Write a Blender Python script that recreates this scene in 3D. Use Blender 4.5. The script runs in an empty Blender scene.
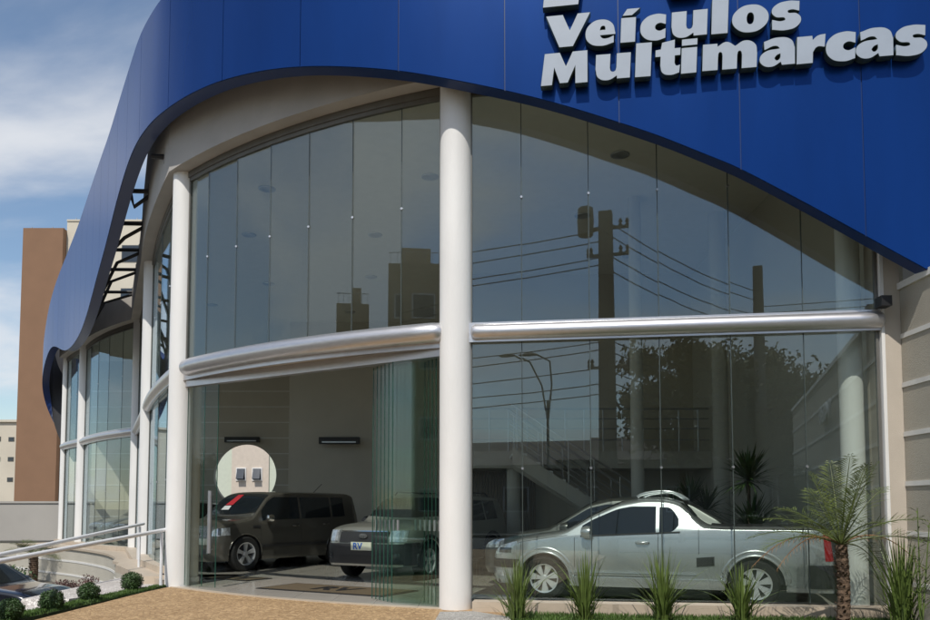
import bpy, bmesh, math, random
from mathutils import Vector, Matrix
random.seed(7)
scene = bpy.context.scene
COL = scene.collection
R = math.radians
EYE = 1.27
PITCH = R(3.5)
FPX = 800.0

# ------------------------------------------------------------------ helpers
def at(px, py, Y):
    """world point at ground distance Y seen at pixel (px,py) of the 930x620 photograph (used to survey real positions)"""
    u = (px - 465) / FPX; v = (458 - py) / FPX
    yc = math.cos(PITCH) - v * math.sin(PITCH)
    t = Y / yc
    return Vector((u * t, Y, EYE + t * (v * math.cos(PITCH) + math.sin(PITCH))))

def tag(o, label=None, cat=None, group=None, kind=None):
    if label: o['label'] = label
    if cat: o['category'] = cat
    if group: o['group'] = group
    if kind: o['kind'] = kind
    return o

def thing(name, label, cat, loc=(0, 0, 0), rotz=0, group=None):
    o = bpy.data.objects.new(name, None); COL.objects.link(o)
    o.location = loc; o.rotation_euler = (0, 0, rotz)
    o.empty_display_size = .2
    return tag(o, label, cat, group)

def link(name, me, m, parent=None, smooth=False):
    if m is not None and len(me.materials) == 0:
        for k in (m if isinstance(m, (list, tuple)) else [m]): me.materials.append(k)
    o = bpy.data.objects.new(name, me); COL.objects.link(o)
    if parent is not None:
        o.parent = parent
    if smooth:
        for p in me.polygons: p.use_smooth = True
    return o

class MB:
    def __init__(s): s.v = []; s.f = []; s.mi = []
    def add(s, vs, fs, mi=0):
        b = len(s.v); s.v += [tuple(p) for p in vs]
        for f in fs: s.f.append([b + i for i in f]); s.mi.append(mi)
    def box(s, x0, y0, z0, x1, y1, z1, mi=0):
        vs = [(x0,y0,z0),(x1,y0,z0),(x1,y1,z0),(x0,y1,z0),(x0,y0,z1),(x1,y0,z1),(x1,y1,z1),(x0,y1,z1)]
        s.add(vs, [(0,3,2,1),(4,5,6,7),(0,1,5,4),(1,2,6,5),(2,3,7,6),(3,0,4,7)], mi)
    def obox(s, a, b, w, z0, z1, mi=0, off=0.0):
        """box along plan segment a-b, width w"""
        a = Vector((a[0], a[1])); b = Vector((b[0], b[1])); d = (b - a).normalized(); n = Vector((-d.y, d.x))
        p = [a + n*(off-w/2), b + n*(off-w/2), b + n*(off+w/2), a + n*(off+w/2)]
        vs = [(q.x, q.y, z0) for q in p] + [(q.x, q.y, z1) for q in p]
        s.add(vs, [(0,3,2,1),(4,5,6,7),(0,1,5,4),(1,2,6,5),(2,3,7,6),(3,0,4,7)], mi)
    def tube(s, pts, r, n=12, mi=0, cap=True):
        pts = [Vector(p) for p in pts]
        rs = r if isinstance(r, (list, tuple)) else [r] * len(pts)
        rings = []
        up = Vector((0, 0, 1))
        for i, p in enumerate(pts):
            d = (pts[min(i+1, len(pts)-1)] - pts[max(i-1, 0)]).normalized()
            ref = up if abs(d.dot(up)) < .95 else Vector((1, 0, 0))
            a = d.cross(ref).normalized(); b = a.cross(d).normalized()
            rings.append([p + (a*math.cos(2*math.pi*k/n) + b*math.sin(2*math.pi*k/n)) * rs[i] for k in range(n)])
        vs = [q for rg in rings for q in rg]; fs = []
        for i in range(len(pts)-1):
            for k in range(n):
                fs.append((i*n+k, i*n+(k+1) % n, (i+1)*n+(k+1) % n, (i+1)*n+k))
        if cap:
            fs.append(tuple(range(n))[::-1]); fs.append(tuple((len(pts)-1)*n+k for k in range(n)))
        s.add(vs, fs, mi)
    def lathe(s, prof, c=(0, 0, 0), n=24, axis='z', mi=0):
        vs = []; fs = []
        for (r, h) in prof:
            for k in range(n):
                a = 2*math.pi*k/n
                if axis == 'z': vs.append((c[0]+r*math.cos(a), c[1]+r*math.sin(a), c[2]+h))
                else: vs.append((c[0]+r*math.cos(a), c[1]+h, c[2]+r*math.sin(a)))
        for i in range(len(prof)-1):
            for k in range(n):
                fs.append((i*n+k, i*n+(k+1) % n, (i+1)*n+(k+1) % n, (i+1)*n+k))
        s.add(vs, fs, mi)
    def prism(s, poly, z0, z1, mi=0):
        n = len(poly)
        vs = [(p[0], p[1], z0) for p in poly] + [(p[0], p[1], z1) for p in poly]
        s.add(vs, [tuple(range(n))[::-1], tuple(range(n, 2*n))] + [(i, (i+1) % n, n+(i+1) % n, n+i) for i in range(n)], mi)
    def build(s, name, m, parent=None, smooth=False, auto=None):
        me = bpy.data.meshes.new(name); me.from_pydata(s.v, [], s.f)
        for k in (m if isinstance(m, (list, tuple)) else [m]): me.materials.append(k)
        if any(s.mi):
            for p, i in zip(me.polygons, s.mi): p.material_index = i
        bm = bmesh.new(); bm.from_mesh(me); bmesh.ops.recalc_face_normals(bm, faces=bm.faces); bm.to_mesh(me); bm.free()
        o = link(name, me, None, parent)
        if smooth:
            for p in me.polygons: p.use_smooth = True
            if auto: me.set_sharp_from_angle(angle=R(auto))
        return o

def children(o): return [c for c in bpy.data.objects if c.parent == o]
def copy_tree(o, parent=None):
    c = o.copy(); COL.objects.link(c)
    if parent is not None: c.parent = parent
    for ch in children(o): copy_tree(ch, c)
    return c

# ------------------------------------------------------------------ materials
def mat(name, col, rough=.6, metal=0., var=.08, vscale=6., bump=0., bscale=30., spec=.5, coat=0., stretch=(1, 1, 1)):
    m = bpy.data.materials.new(name); m.use_nodes = True; nt = m.node_tree; N = nt.nodes; L = nt.links
    b = N['Principled BSDF']
    b.inputs['Roughness'].default_value = rough; b.inputs['Metallic'].default_value = metal
    b.inputs['Specular IOR Level'].default_value = spec; b.inputs['Coat Weight'].default_value = coat
    b.inputs['Coat Roughness'].default_value = .03
    tc = N.new('ShaderNodeTexCoord'); mp = N.new('ShaderNodeMapping'); mp.inputs['Scale'].default_value = stretch
    L.new(tc.outputs['Object'], mp.inputs['Vector'])
    if var > 0:
        nz = N.new('ShaderNodeTexNoise'); nz.inputs['Scale'].default_value = vscale; nz.inputs['Detail'].default_value = 5
        L.new(mp.outputs[0], nz.inputs['Vector'])
        mr = N.new('ShaderNodeMapRange'); mr.inputs['From Min'].default_value = .3; mr.inputs['From Max'].default_value = .7
        mr.inputs['To Min'].default_value = 1-var; mr.inputs['To Max'].default_value = 1+var
        L.new(nz.outputs['Fac'], mr.inputs['Value'])
        mx = N.new('ShaderNodeVectorMath'); mx.operation = 'SCALE'; mx.inputs[0].default_value = col[:3]
        L.new(mr.outputs[0], mx.inputs['Scale']); L.new(mx.outputs[0], b.inputs['Base Color'])
    else:
        b.inputs['Base Color'].default_value = (*col[:3], 1)
    if bump > 0:
        n2 = N.new('ShaderNodeTexNoise'); n2.inputs['Scale'].default_value = bscale; n2.inputs['Detail'].default_value = 4
        L.new(mp.outputs[0], n2.inputs['Vector'])
        bp = N.new('ShaderNodeBump'); bp.inputs['Strength'].default_value = bump; bp.inputs['Distance'].default_value = .02
        L.new(n2.outputs['Fac'], bp.inputs['Height']); L.new(bp.outputs[0], b.inputs['Normal'])
    return m

def glassmat(name, tint, base=.07, power=5.0, gcol=(.9, .95, 1)):
    m = bpy.data.materials.new(name); m.use_nodes = True; nt = m.node_tree; N = nt.nodes; L = nt.links
    N.clear(); out = N.new('ShaderNodeOutputMaterial'); mix = N.new('ShaderNodeMixShader')
    tr = N.new('ShaderNodeBsdfTransparent'); tr.inputs[0].default_value = (*tint, 1)
    gl = N.new('ShaderNodeBsdfGlossy'); gl.inputs['Roughness'].default_value = 0.0; gl.inputs['Color'].default_value = (*gcol, 1)
    lw = N.new('ShaderNodeLayerWeight'); lw.inputs[0].default_value = .5
    pw = N.new('ShaderNodeMath'); pw.operation = 'POWER'; pw.inputs[1].default_value = power
    L.new(lw.outputs['Facing'], pw.inputs[0])
    ad = N.new('ShaderNodeMath'); ad.operation = 'MULTIPLY_ADD'; ad.inputs[1].default_value = .6; ad.inputs[2].default_value = base; ad.use_clamp = True
    L.new(pw.outputs[0], ad.inputs[0]); L.new(ad.outputs[0], mix.inputs[0])
    L.new(tr.outputs[0], mix.inputs[1]); L.new(gl.outputs[0], mix.inputs[2]); L.new(mix.outputs[0], out.inputs[0])
    return m

def cellmat(name, c1, c2, scale, rough=.85, bump=.4, joint=(.1, .08, .06), jw=.08):
    m = bpy.data.materials.new(name); m.use_nodes = True; nt = m.node_tree; N = nt.nodes; L = nt.links
    b = N['Principled BSDF']; b.inputs['Roughness'].default_value = rough
    tc = N.new('ShaderNodeTexCoord')
    v = N.new('ShaderNodeTexVoronoi'); v.inputs['Scale'].default_value = scale
    v2 = N.new('ShaderNodeTexVoronoi'); v2.feature = 'DISTANCE_TO_EDGE'; v2.inputs['Scale'].default_value = scale
    nz = N.new('ShaderNodeTexNoise'); nz.inputs['Scale'].default_value = 1.3; nz.inputs['Detail'].default_value = 6
    for q in (v, v2, nz): L.new(tc.outputs['Object'], q.inputs['Vector'])
    sep = N.new('ShaderNodeSeparateColor'); L.new(v.outputs['Color'], sep.inputs[0])
    ad = N.new('ShaderNodeMath'); ad.operation = 'MULTIPLY_ADD'; ad.inputs[1].default_value = .8; L.new(nz.outputs['Fac'], ad.inputs[0])
    sb = N.new('ShaderNodeMath'); sb.operation = 'MULTIPLY_ADD'; sb.inputs[1].default_value = .9; sb.inputs[2].default_value = -.35
    L.new(sep.outputs[0], sb.inputs[0]); L.new(sb.outputs[0], ad.inputs[2])
    mx = N.new('ShaderNodeMix'); mx.data_type = 'RGBA'; mx.inputs[6].default_value = (*c1, 1); mx.inputs[7].default_value = (*c2, 1)
    L.new(ad.outputs[0], mx.inputs[0])
    ed = N.new('ShaderNodeMapRange'); ed.inputs['From Max'].default_value = jw; L.new(v2.outputs['Distance'], ed.inputs['Value'])
    m2 = N.new('ShaderNodeMix'); m2.data_type = 'RGBA'; m2.inputs[6].default_value = (*joint, 1)
    L.new(ed.outputs[0], m2.inputs[0]); L.new(mx.outputs[2], m2.inputs[7]); L.new(m2.outputs[2], b.inputs['Base Color'])
    bp = N.new('ShaderNodeBump'); bp.inputs['Strength'].default_value = bump; bp.inputs['Distance'].default_value = .01
    L.new(ed.outputs[0], bp.inputs['Height']); L.new(bp.outputs[0], b.inputs['Normal'])
    return m

def tilemat(name, col, size, rough=.12, joint=.5):
    m = mat(name, col, rough, var=.05, vscale=2); nt = m.node_tree; N = nt.nodes; L = nt.links
    b = N['Principled BSDF']; src = b.inputs['Base Color'].links[0].from_socket
    tc = N.new('ShaderNodeTexCoord'); br = N.new('ShaderNodeTexBrick'); br.offset = 0
    br.inputs['Color1'].default_value = (1, 1, 1, 1); br.inputs['Color2'].default_value = (.94, .94, .94, 1)
    br.inputs['Mortar'].default_value = (joint, joint, joint, 1); br.inputs['Scale'].default_value = 1
    br.inputs['Brick Width'].default_value = size; br.inputs['Row Height'].default_value = size; br.inputs['Mortar Size'].default_value = .005
    L.new(tc.outputs['Object'], br.inputs['Vector'])
    mx = N.new('ShaderNodeMix'); mx.data_type = 'RGBA'; mx.blend_type = 'MULTIPLY'; mx.inputs[0].default_value = 1
    L.new(src, mx.inputs[6]); L.new(br.outputs[0], mx.inputs[7]); L.new(mx.outputs[2], b.inputs['Base Color'])
    return m

M = {}
M['blue'] = mat('blue_panel', (.004, .033, .16), .27, .38, .10, 1.0, .10, 1.1, spec=.32, coat=.0, stretch=(1.6, 1.6, .35))
M['blue'].node_tree.nodes['Principled BSDF'].inputs['Specular Tint'].default_value = (.42, .62, 1, 1)
M['blue_edge'] = mat('blue_edge', (.006, .028, .13), .35, .0, .05, 2)
M['dark_back'] = mat('dark_back', (.035, .035, .04), .7)
M['white_paint'] = mat('white_paint', (.76, .75, .73), .55, var=.055, vscale=3, bump=.12, bscale=50, stretch=(1, 1, .25))
M['leaf_street'] = mat('leaf_street', (.24, .21, .10), .7, var=.5, vscale=3)
M['white_rail'] = mat('white_rail', (.75, .76, .78), .35, var=.04, vscale=5)
M['wall_white'] = mat('wall_white', (.43, .405, .375), .8, var=.08, vscale=1.5, bump=.1, bscale=90)
M['stucco'] = mat('stucco', (.40, .37, .31), .9, var=.07, vscale=1.2, bump=.55, bscale=140)
M['groove'] = mat('groove_white', (.66, .65, .62), .7, var=.05)
M['pilaster'] = mat('pilaster', (.50, .44, .37), .8, var=.05, vscale=3, bump=.2, bscale=120)
M['retain'] = mat('retaining_stucco', (.48, .45, .38), .9, var=.07, vscale=.9, bump=.4, bscale=120)
M['boundary'] = mat('boundary_wall', (.40, .38, .35), .9, var=.08, vscale=.6, bump=.3, bscale=50)
M['stone'] = tilemat('stone_sill', (.50, .415, .32), .6, .45, .75); M['stone'].node_tree.nodes['Noise Texture'].inputs['Scale'].default_value = 9
M['alu'] = mat('brushed_aluminium', (.60, .59, .60), .34, .85, .06, 8, .02, 60, stretch=(1, 1, 6))
M['alu_dark'] = mat('dark_frame', (.16, .155, .14), .45, .4)
M['steel'] = mat('steel', (.45, .46, .48), .35, .8)
M['black'] = mat('black_steel', (.015, .015, .017), .45)
M['glass'] = glassmat('pane_glass', (.89, .92, .90), .080, 4.2, (.80, .92, 1))
M['glass_door'] = glassmat('door_glass', (.945, .972, .96), .016, 5)
M['glass_edge'] = mat('glass_edge', (.03, .10, .075), .15)
M['seam'] = mat('seam', (.06, .075, .07), .3)
M['ceiling'] = mat('ceiling', (.64, .62, .56), .9, var=.03)
M['inner_wall'] = mat('inner_wall', (.50, .48, .43), .9, var=.04, vscale=1)
M['inner_dark'] = mat('inner_dark', (.50, .465, .40), .9, var=.05, vscale=1)
M['floor'] = tilemat('showroom_tiles', (.50, .465, .41), .6, .10, .7)
M['paving'] = cellmat('tan_paving', (.30, .185, .085), (.56, .38, .20), 21, joint=(.21, .13, .065), jw=.10)
M['mosaic'] = cellmat('white_mosaic', (.40, .37, .34), (.75, .71, .67), 26, joint=(.32, .28, .26), jw=.12)
M['gravel'] = cellmat('white_gravel', (.45, .42, .38), (.8, .77, .72), 45, joint=(.15, .14, .12), jw=.18, bump=.8)
M['asphalt'] = mat('asphalt', (.05, .05, .05), .9, var=.15, vscale=4, bump=.3, bscale=80)
M['ground'] = mat('ground', (.13, .12, .10), .95, var=.15, vscale=.8)
M['soil'] = mat('soil', (.045, .06, .022), .95, var=.3, vscale=6, bump=.5, bscale=40)
M['grass'] = mat('grass_blade', (.07, .13, .022), .6, var=.35, vscale=3)
M['leaf_dark'] = mat('leaf_dark', (.035, .075, .016), .55, var=.45, vscale=9)
M['leaf_long'] = mat('leaf_long', (.10, .145, .032), .45, var=.35, vscale=9)
M['leaf_dry'] = mat('leaf_dry', (.24, .13, .06), .7, var=.3, vscale=9)
M['frond'] = mat('frond', (.085, .112, .024), .5, var=.45, vscale=7)
M['red_leaf'] = mat('red_leaf', (.10, .05, .045), .7, var=.4, vscale=8)
M['trunk'] = mat('palm_trunk', (.13, .085, .055), .95, var=.4, vscale=14, bump=1., bscale=35)
M['bark'] = mat('bark', (.11, .085, .06), .95, var=.3, vscale=8, bump=.8, bscale=20)
M['tyre'] = mat('tyre', (.018, .018, .018), .85)
M['rim'] = mat('alloy_rim', (.78, .79, .81), .32, .6, .03)
M['plastic'] = mat('black_plastic', (.022, .022, .024), .55)
M['carglass'] = mat('car_glass', (.012, .016, .02), .04, 0, 0, spec=.8)
M['lamp'] = mat('headlight', (.55, .58, .62), .08, .5, .3, 25, spec=1)
M['lamp_dark'] = mat('lamp_reflector', (.10, .11, .12), .1, .6, .1)
M['taillight'] = mat('taillight', (.35, .01, .015), .12)
M['chrome'] = mat('chrome', (.7, .7, .7), .1, 1., 0)
M['silver'] = mat('silver_paint', (.58, .60, .615), .27, .66, .02, 3, coat=.8)
M['bronze'] = mat('bronze_paint', (.135, .128, .112), .24, .5, .02, 3, coat=.8)
M['silver2'] = mat('warm_silver_paint', (.36, .36, .33), .3, .5, .02, 3, coat=.8)
M['black_paint'] = mat('black_paint', (.012, .014, .022), .18, .2, 0, coat=1.)
M['grey_paint'] = mat('grey_paint', (.10, .105, .10), .3, .5, .02, coat=.8)
M['red'] = mat('red_card', (.5, .02, .03), .6); M['card'] = mat('white_card', (.7, .7, .7), .6)
M['blue_ink'] = mat('blue_ink', (.02, .12, .5), .5); M['green_ink'] = mat('pale_card', (.6, .62, .5), .5)
M['letter'] = mat('letter_face', (.30, .345, .41), .45, .0, .04, 4)
M['letter_side'] = mat('letter_side', (.05, .075, .07), .4, .2)
M['mat_brown'] = mat('doormat', (.095, .07, .038), .95, var=.25, vscale=120)
M['brown_tower'] = tilemat('brown_tower', (.29, .165, .098), 1.5, .9, .80); M['brown_tower'].node_tree.nodes['Noise Texture'].inputs['Scale'].default_value = .5
M['cream'] = mat('cream_render', (.58, .53, .44), .85, var=.06, vscale=.3)
M['cream2'] = mat('pale_green_render', (.56, .60, .50), .85, var=.04)
M['pink'] = mat('pinkish_render', (.60, .52, .44), .85, var=.05)
M['apart'] = mat('apartment_render', (.46, .35, .22), .9, var=.1, vscale=.4)
M['apart2'] = mat('house_render', (.30, .28, .24), .9, var=.1, vscale=.4)
M['roof_tile'] = mat('roof_tile', (.07, .045, .035), .9, var=.25, vscale=4)
M['window_dark'] = mat('window_dark', (.03, .04, .055), .1)
M['pole'] = mat('pole_concrete', (.20, .18, .15), .95, var=.15, vscale=2)
M['blind'] = mat('vertical_blind', (.20, .16, .12), .9, var=.1, vscale=3, stretch=(8, 8, .2))
M['pot'] = mat('pot', (.25, .23, .21), .6)

# ------------------------------------------------------------------ camera, light, sky
cd = bpy.data.cameras.new('camera'); cam = bpy.data.objects.new('camera', cd); COL.objects.link(cam)
cd.sensor_width = 36; cd.lens = 36 * FPX / 930; cd.shift_y = (458 - 310) / 930
cd.clip_end = 2000; cd.clip_start = .05
cam.location = (0, 0, EYE); cam.rotation_euler = (R(90) + PITCH, 0, 0)
scene.camera = cam

SUN = Vector((.27, 1, -1.32)).normalized()
sd = bpy.data.lights.new('sun', 'SUN'); sd.energy = 3.6; sd.angle = R(.5); sd.color = (1, .95, .87)
so = bpy.data.objects.new('sun', sd); COL.objects.link(so)
so.rotation_euler = SUN.to_track_quat('-Z', 'Y').to_euler()
W = bpy.data.worlds.new('World'); scene.world = W; W.use_nodes = True
nt = W.node_tree; N = nt.nodes; L = nt.links
bg = N['Background']
sky = N.new('ShaderNodeTexSky'); sky.sky_type = 'NISHITA'; sky.sun_disc = False
sky.sun_elevation = math.asin(-SUN.z); sky.sun_rotation = math.atan2(-SUN.x, -SUN.y)
sky.air_density = 1.15; sky.dust_density = .3; sky.ozone_density = 2.0
tc = N.new('ShaderNodeTexCoord'); sp = N.new('ShaderNodeSeparateXYZ'); L.new(tc.outputs['Generated'], sp.inputs[0])
zc = N.new('ShaderNodeMath'); zc.operation = 'MAXIMUM'; zc.inputs[1].default_value = .0; L.new(sp.outputs['Z'], zc.inputs[0])
za = N.new('ShaderNodeMath'); za.operation = 'ADD'; za.inputs[1].default_value = .22; L.new(zc.outputs[0], za.inputs[0])
dx = N.new('ShaderNodeMath'); dx.operation = 'DIVIDE'; L.new(sp.outputs['X'], dx.inputs[0]); L.new(za.outputs[0], dx.inputs[1])
dy = N.new('ShaderNodeMath'); dy.operation = 'DIVIDE'; L.new(sp.outputs['Y'], dy.inputs[0]); L.new(za.outputs[0], dy.inputs[1])
cb = N.new('ShaderNodeCombineXYZ'); L.new(dx.outputs[0], cb.inputs[0]); L.new(dy.outputs[0], cb.inputs[1])
mp = N.new('ShaderNodeMapping'); mp.inputs['Scale'].default_value = (.75, 1.0, 1); mp.inputs['Rotation'].default_value = (0, 0, R(35)); mp.inputs['Location'].default_value = (3.3, 1.1, 0)
L.new(cb.outputs[0], mp.inputs[0])
cn = N.new('ShaderNodeTexNoise'); cn.inputs['Scale'].default_value = 1.1; cn.inputs['Detail'].default_value = 9; cn.inputs['Roughness'].default_value = .52; cn.inputs['Distortion'].default_value = .35
L.new(mp.outputs[0], cn.inputs['Vector'])
cr = N.new('ShaderNodeMapRange'); cr.interpolation_type = 'SMOOTHSTEP'
cr.inputs['From Min'].default_value = .43; cr.inputs['From Max'].default_value = .63; cr.inputs['To Max'].default_value = .85
L.new(cn.outputs['Fac'], cr.inputs['Value'])
mx = N.new('ShaderNodeMix'); mx.data_type = 'RGBA'; mx.inputs[7].default_value = (6.5, 6.65, 6.9, 1)
L.new(cr.outputs[0], mx.inputs[0]); L.new(sky.outputs[0], mx.inputs[6]); L.new(mx.outputs[2], bg.inputs['Color'])
bg.inputs['Strength'].default_value = .125
scene.view_settings.view_transform = 'Standard'; scene.view_settings.look = 'None'
scene.view_settings.exposure = 0; scene.view_settings.gamma = 1
scene.render.engine = 'CYCLES'
scene.cycles.max_bounces = 10; scene.cycles.transparent_max_bounces = 40; scene.cycles.glossy_bounces = 5; scene.cycles.diffuse_bounces = 4

# ------------------------------------------------------------------ plan of the showroom front
C = [Vector(p) for p in [(4.92, 9.42), (-.12, 10.15), (-4.65, 13.0), (-7.04, 17.8), (-9.6, 23.4), (-13.05, 27.3), (-14.75, 29.4)]]
BULGE = [0, .30, .08, .0, .22, .05]
def bay(i, n=14, off=0.):
    a, b = C[i], C[i+1]; d = (b-a); u = d.normalized()
    nrm = Vector((-u.y, u.x))
    if nrm.dot(-a) < 0 and i < 2: nrm = -nrm
    mid = (a+b)/2
    if (mid + nrm).length > (mid - nrm).length: nrm = -nrm
    pts = []
    for k in range(n+1):
        t = k/n
        pts.append(a + d*t + nrm*(4*BULGE[i]*t*(1-t) + off))
    return pts, nrm
Z_HEAD = 6.77; Z_CEIL = 6.87; Z_TRANS = 3.48
NP = [6, 7, 4, 5, 5, 3]

front = []
for i in range(6):
    pts, n = bay(i, 14); front += pts[:-1]
front.append(C[6])
floor_poly = [Vector((5.6, 9.42))] + front + [Vector((-14.6, 31.2)), Vector((-5.3, 31.2)), Vector((-5.3, 24.2)), Vector((5.6, 24.2))]

fl = MB(); fl.prism([(p.x, p.y) for p in floor_poly], -1.3, 0.0)
tag(fl.build('floor', M['floor']), kind='structure')

B = thing('showroom_building', 'curved glass-fronted car showroom with tall white round columns', 'building', (0, 0, 0))
cl = MB(); cl.prism([(p.x, p.y) for p in floor_poly], Z_CEIL, Z_CEIL+.12); cl.build('ceiling', M['ceiling'], B)
rf = MB(); rf.prism([(p.x, p.y) for p in floor_poly], 7.0, 7.12); rf.build('roof', M['wall_white'], B)

# upper wall over the glass
def offcurve(pts, d):
    out = []
    for i, p in enumerate(pts):
        t = (pts[min(i+1, len(pts)-1)] - pts[max(i-1, 0)]).normalized()
        n = Vector((-t.y, t.x))
        if n.y > 0 and i < 30: n = -n
        out.append((p, n))
    # consistent side: outward = towards camera / left
    res = []
    for p, n in out:
        if n.dot(Vector((-.75, -.65))) < 0: n = -n
        res.append(p + n*d)
    return res
outer = offcurve(front, .27); inner = offcurve(front, -.06)
uw = MB()
def wtop(i): return 8.55 if i < 36 else 8.55 - 1.0*min(1, (i-36)/9)**.7
for i in range(len(front)-1):
    zt = wtop(i)
    a, b, c, d = outer[i], outer[i+1], inner[i+1], inner[i]
    z0 = Z_HEAD
    zt2 = wtop(i+1)
    vs = [(a.x,a.y,z0),(b.x,b.y,z0),(c.x,c.y,z0),(d.x,d.y,z0),(a.x,a.y,zt),(b.x,b.y,zt2),(c.x,c.y,zt2),(d.x,d.y,zt)]
    uw.add(vs, [(0,1,2,3),(4,7,6,5),(0,4,5,1),(2,6,7,3)])
uwo = uw.build('upper_wall', M['wall_white'], B, smooth=True, auto=40)

# columns
for i in range(1, 7):
    r = [0, .205, .19, .21, .20, .21, .14][i]
    c = MB(); zb = -.02 if i < 3 else -.3
    c.lathe([(r*1.0, zb), (r, Z_HEAD-.002)], (C[i].x, C[i].y, 0), 40)
    c.build('column', M['white_paint'], B, smooth=True)
# columns inside the room
ic = MB(); ic.lathe([(.14, 0), (.14, Z_CEIL)], (4.79, 9.86, 0), 32); ic.build('inner_column', M['white_paint'], B, smooth=True)
for (px, Y, r) in ((638, 14.2, .115), (722, 15.0, .15)):
    p = at(px, 500, Y); ic = MB(); ic.lathe([(r, 0), (r, Z_CEIL)], (p.x, p.y, 0), 24); ic.build('inner_column', M['inner_wall'], B, smooth=True)
p = Vector((-4.50, 13.32)); ic = MB(); ic.lathe([(.085, .12), (.085, 3.3)], (p.x, p.y, 0), 24); ic.lathe([(.0, .0), (.10, .0), (.10, .12), (0, .12)], (p.x, p.y, 0), 24)
ic.build('door_post', M['pilaster'], B, smooth=True, auto=40)

# glass bays
def pane(parent, a, b, z0, z1, m, th=.012, name='pane'):
    q = MB(); q.obox(a, b, th, z0, z1); o = q.build(name, m, parent); return o
for i in range(6):
    a, b = C[i], C[i+1]; n = NP[i]
    pts, nrm = bay(i, n)
    fr = MB()
    # head frame, foot channel and side channels
    fine, _ = bay(i, 14)
    for k in range(len(fine)-1):
        fr.obox(fine[k], fine[k+1], .09, Z_HEAD-.10, Z_HEAD-.003)
        fr.obox(fine[k], fine[k+1], .05, Z_HEAD-.16, Z_HEAD-.10)
    d = (b-a).normalized()
    g0 = .115 if i == 0 else .0
    e0 = pts[0] + (pts[1]-pts[0]).normalized()*(.20 if i else .02); e1 = pts[-1] + (pts[-2]-pts[-1]).normalized()*.20
    for e in (e0, e1):
        u = Vector((d.x, d.y))
        if i != 1: fr.obox(e-u*.015, e+u*.015, .05, g0+.05, Z_HEAD-.10)
        else: fr.obox(e-u*.015, e+u*.015, .05, Z_TRANS+.1, Z_HEAD-.10)
    bo = fr.build('glass_bay', M['alu_dark'], B)
    rnd = random.Random(i)
    seg = list(pts); seg[0] = e0; seg[-1] = e1
    for k in range(n):
        p, q = seg[k], seg[k+1]; u = (q-p).normalized(); nn = Vector((-u.y, u.x))
        tilt = rnd.uniform(-.0035, .0035)
        p2, q2 = p + u*.004 + nn*tilt, q - u*.004 - nn*tilt
        pane(bo, p2, q2, Z_TRANS+.10, Z_HEAD-.16, M['glass'])
        if i != 1: pane(bo, p2, q2, g0+.012, Z_TRANS-.10, M['glass'])
    for k in range(1, n):
        p = pts[k]
        for (za_, zb_, zc_) in ((Z_TRANS+.1, Z_HEAD-.16, 5.23),) + (((g0+.01, Z_TRANS-.1, 1.75),) if i != 1 else ()):
            sm = MB(); sm.box(p.x-.005, p.y-.009, za_, p.x+.005, p.y+.009, zb_); sm.build('seam', M['seam'], bo)
            st = MB(); st.lathe([(0, -.014), (.016, -.014), (.016, .014), (0, .014)], (p.x, p.y-.01, zc_), 12, 'y'); st.build('clamp', M['steel'], bo)
    # transom tube
    r = .112 if i else .105
    if i == 1: r = .13
    tp, _ = bay(i, 20, .06 if i != 1 else .10)
    tb = MB()
    zt = Z_TRANS if i != 1 else Z_TRANS + .02
    pt3 = [Vector((q.x, q.y, zt)) for q in tp]
    if i == 0: pass
    if i == 0: pt3 = [q for q in pt3 if q.x > .25]; pt3.append(Vector((.13, pt3[-1].y+.02, zt)))
    if i == 1: pt3 = [Vector((-.33, pt3[1].y-.0, zt))] + [q for q in pt3 if -4.35 < q.x < -.38] + [Vector((-4.46, 12.72, zt))]
    # rounded ends
    def capends(P, r):
        d0 = (P[0]-P[1]).normalized(); d1 = (P[-1]-P[-2]).normalized(); o = []; rr = []
        for s in (1.0, .92, .6, .0):
            o.append(P[0] + d0*r*.55*s); rr.append(max(.004, r*math.sqrt(max(0, 1-s*s))))
        for q in P[1:-1]: o.append(q); rr.append(r)
        for s in (.0, .6, .92, 1.0):
            o.append(P[-1] + d1*r*.55*s); rr.append(max(.004, r*math.sqrt(max(0, 1-s*s))))
        return o, rr
    P3, RR = capends(pt3, r)
    tb.tube(P3, RR, 28)
    for k in range(len(tp)-1):
        if i != 1: tb.obox(fine[0] if False else tp[k], tp[k+1], .05, zt-r-.02, zt+r+.02, off=0)
    tb.build('transom_tube', M['alu'], B, smooth=True, auto=35)

# door header: straight track under the bulging tube, soffit between chord and arc
hd = MB(); fine, nrm = bay(1, 20, .04)
hd.obox(C[1], C[2], .12, Z_TRANS-.27, Z_TRANS-.13)
hd.build('door_header', M['alu'], B)
hs = MB(); poly = [(p.x, p.y) for p in fine] + [(C[2].x, C[2].y), (C[1].x, C[1].y)]
hs.prism(poly, Z_TRANS-.125, Z_TRANS-.10); hs.build('header_soffit', M['wall_white'], B)
hb = MB()
for k in range(len(fine)-1): hb.obox(fine[k], fine[k+1], .03, Z_TRANS-.17, Z_TRANS-.08)
hb.build('header_band', M['alu'], B)

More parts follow.
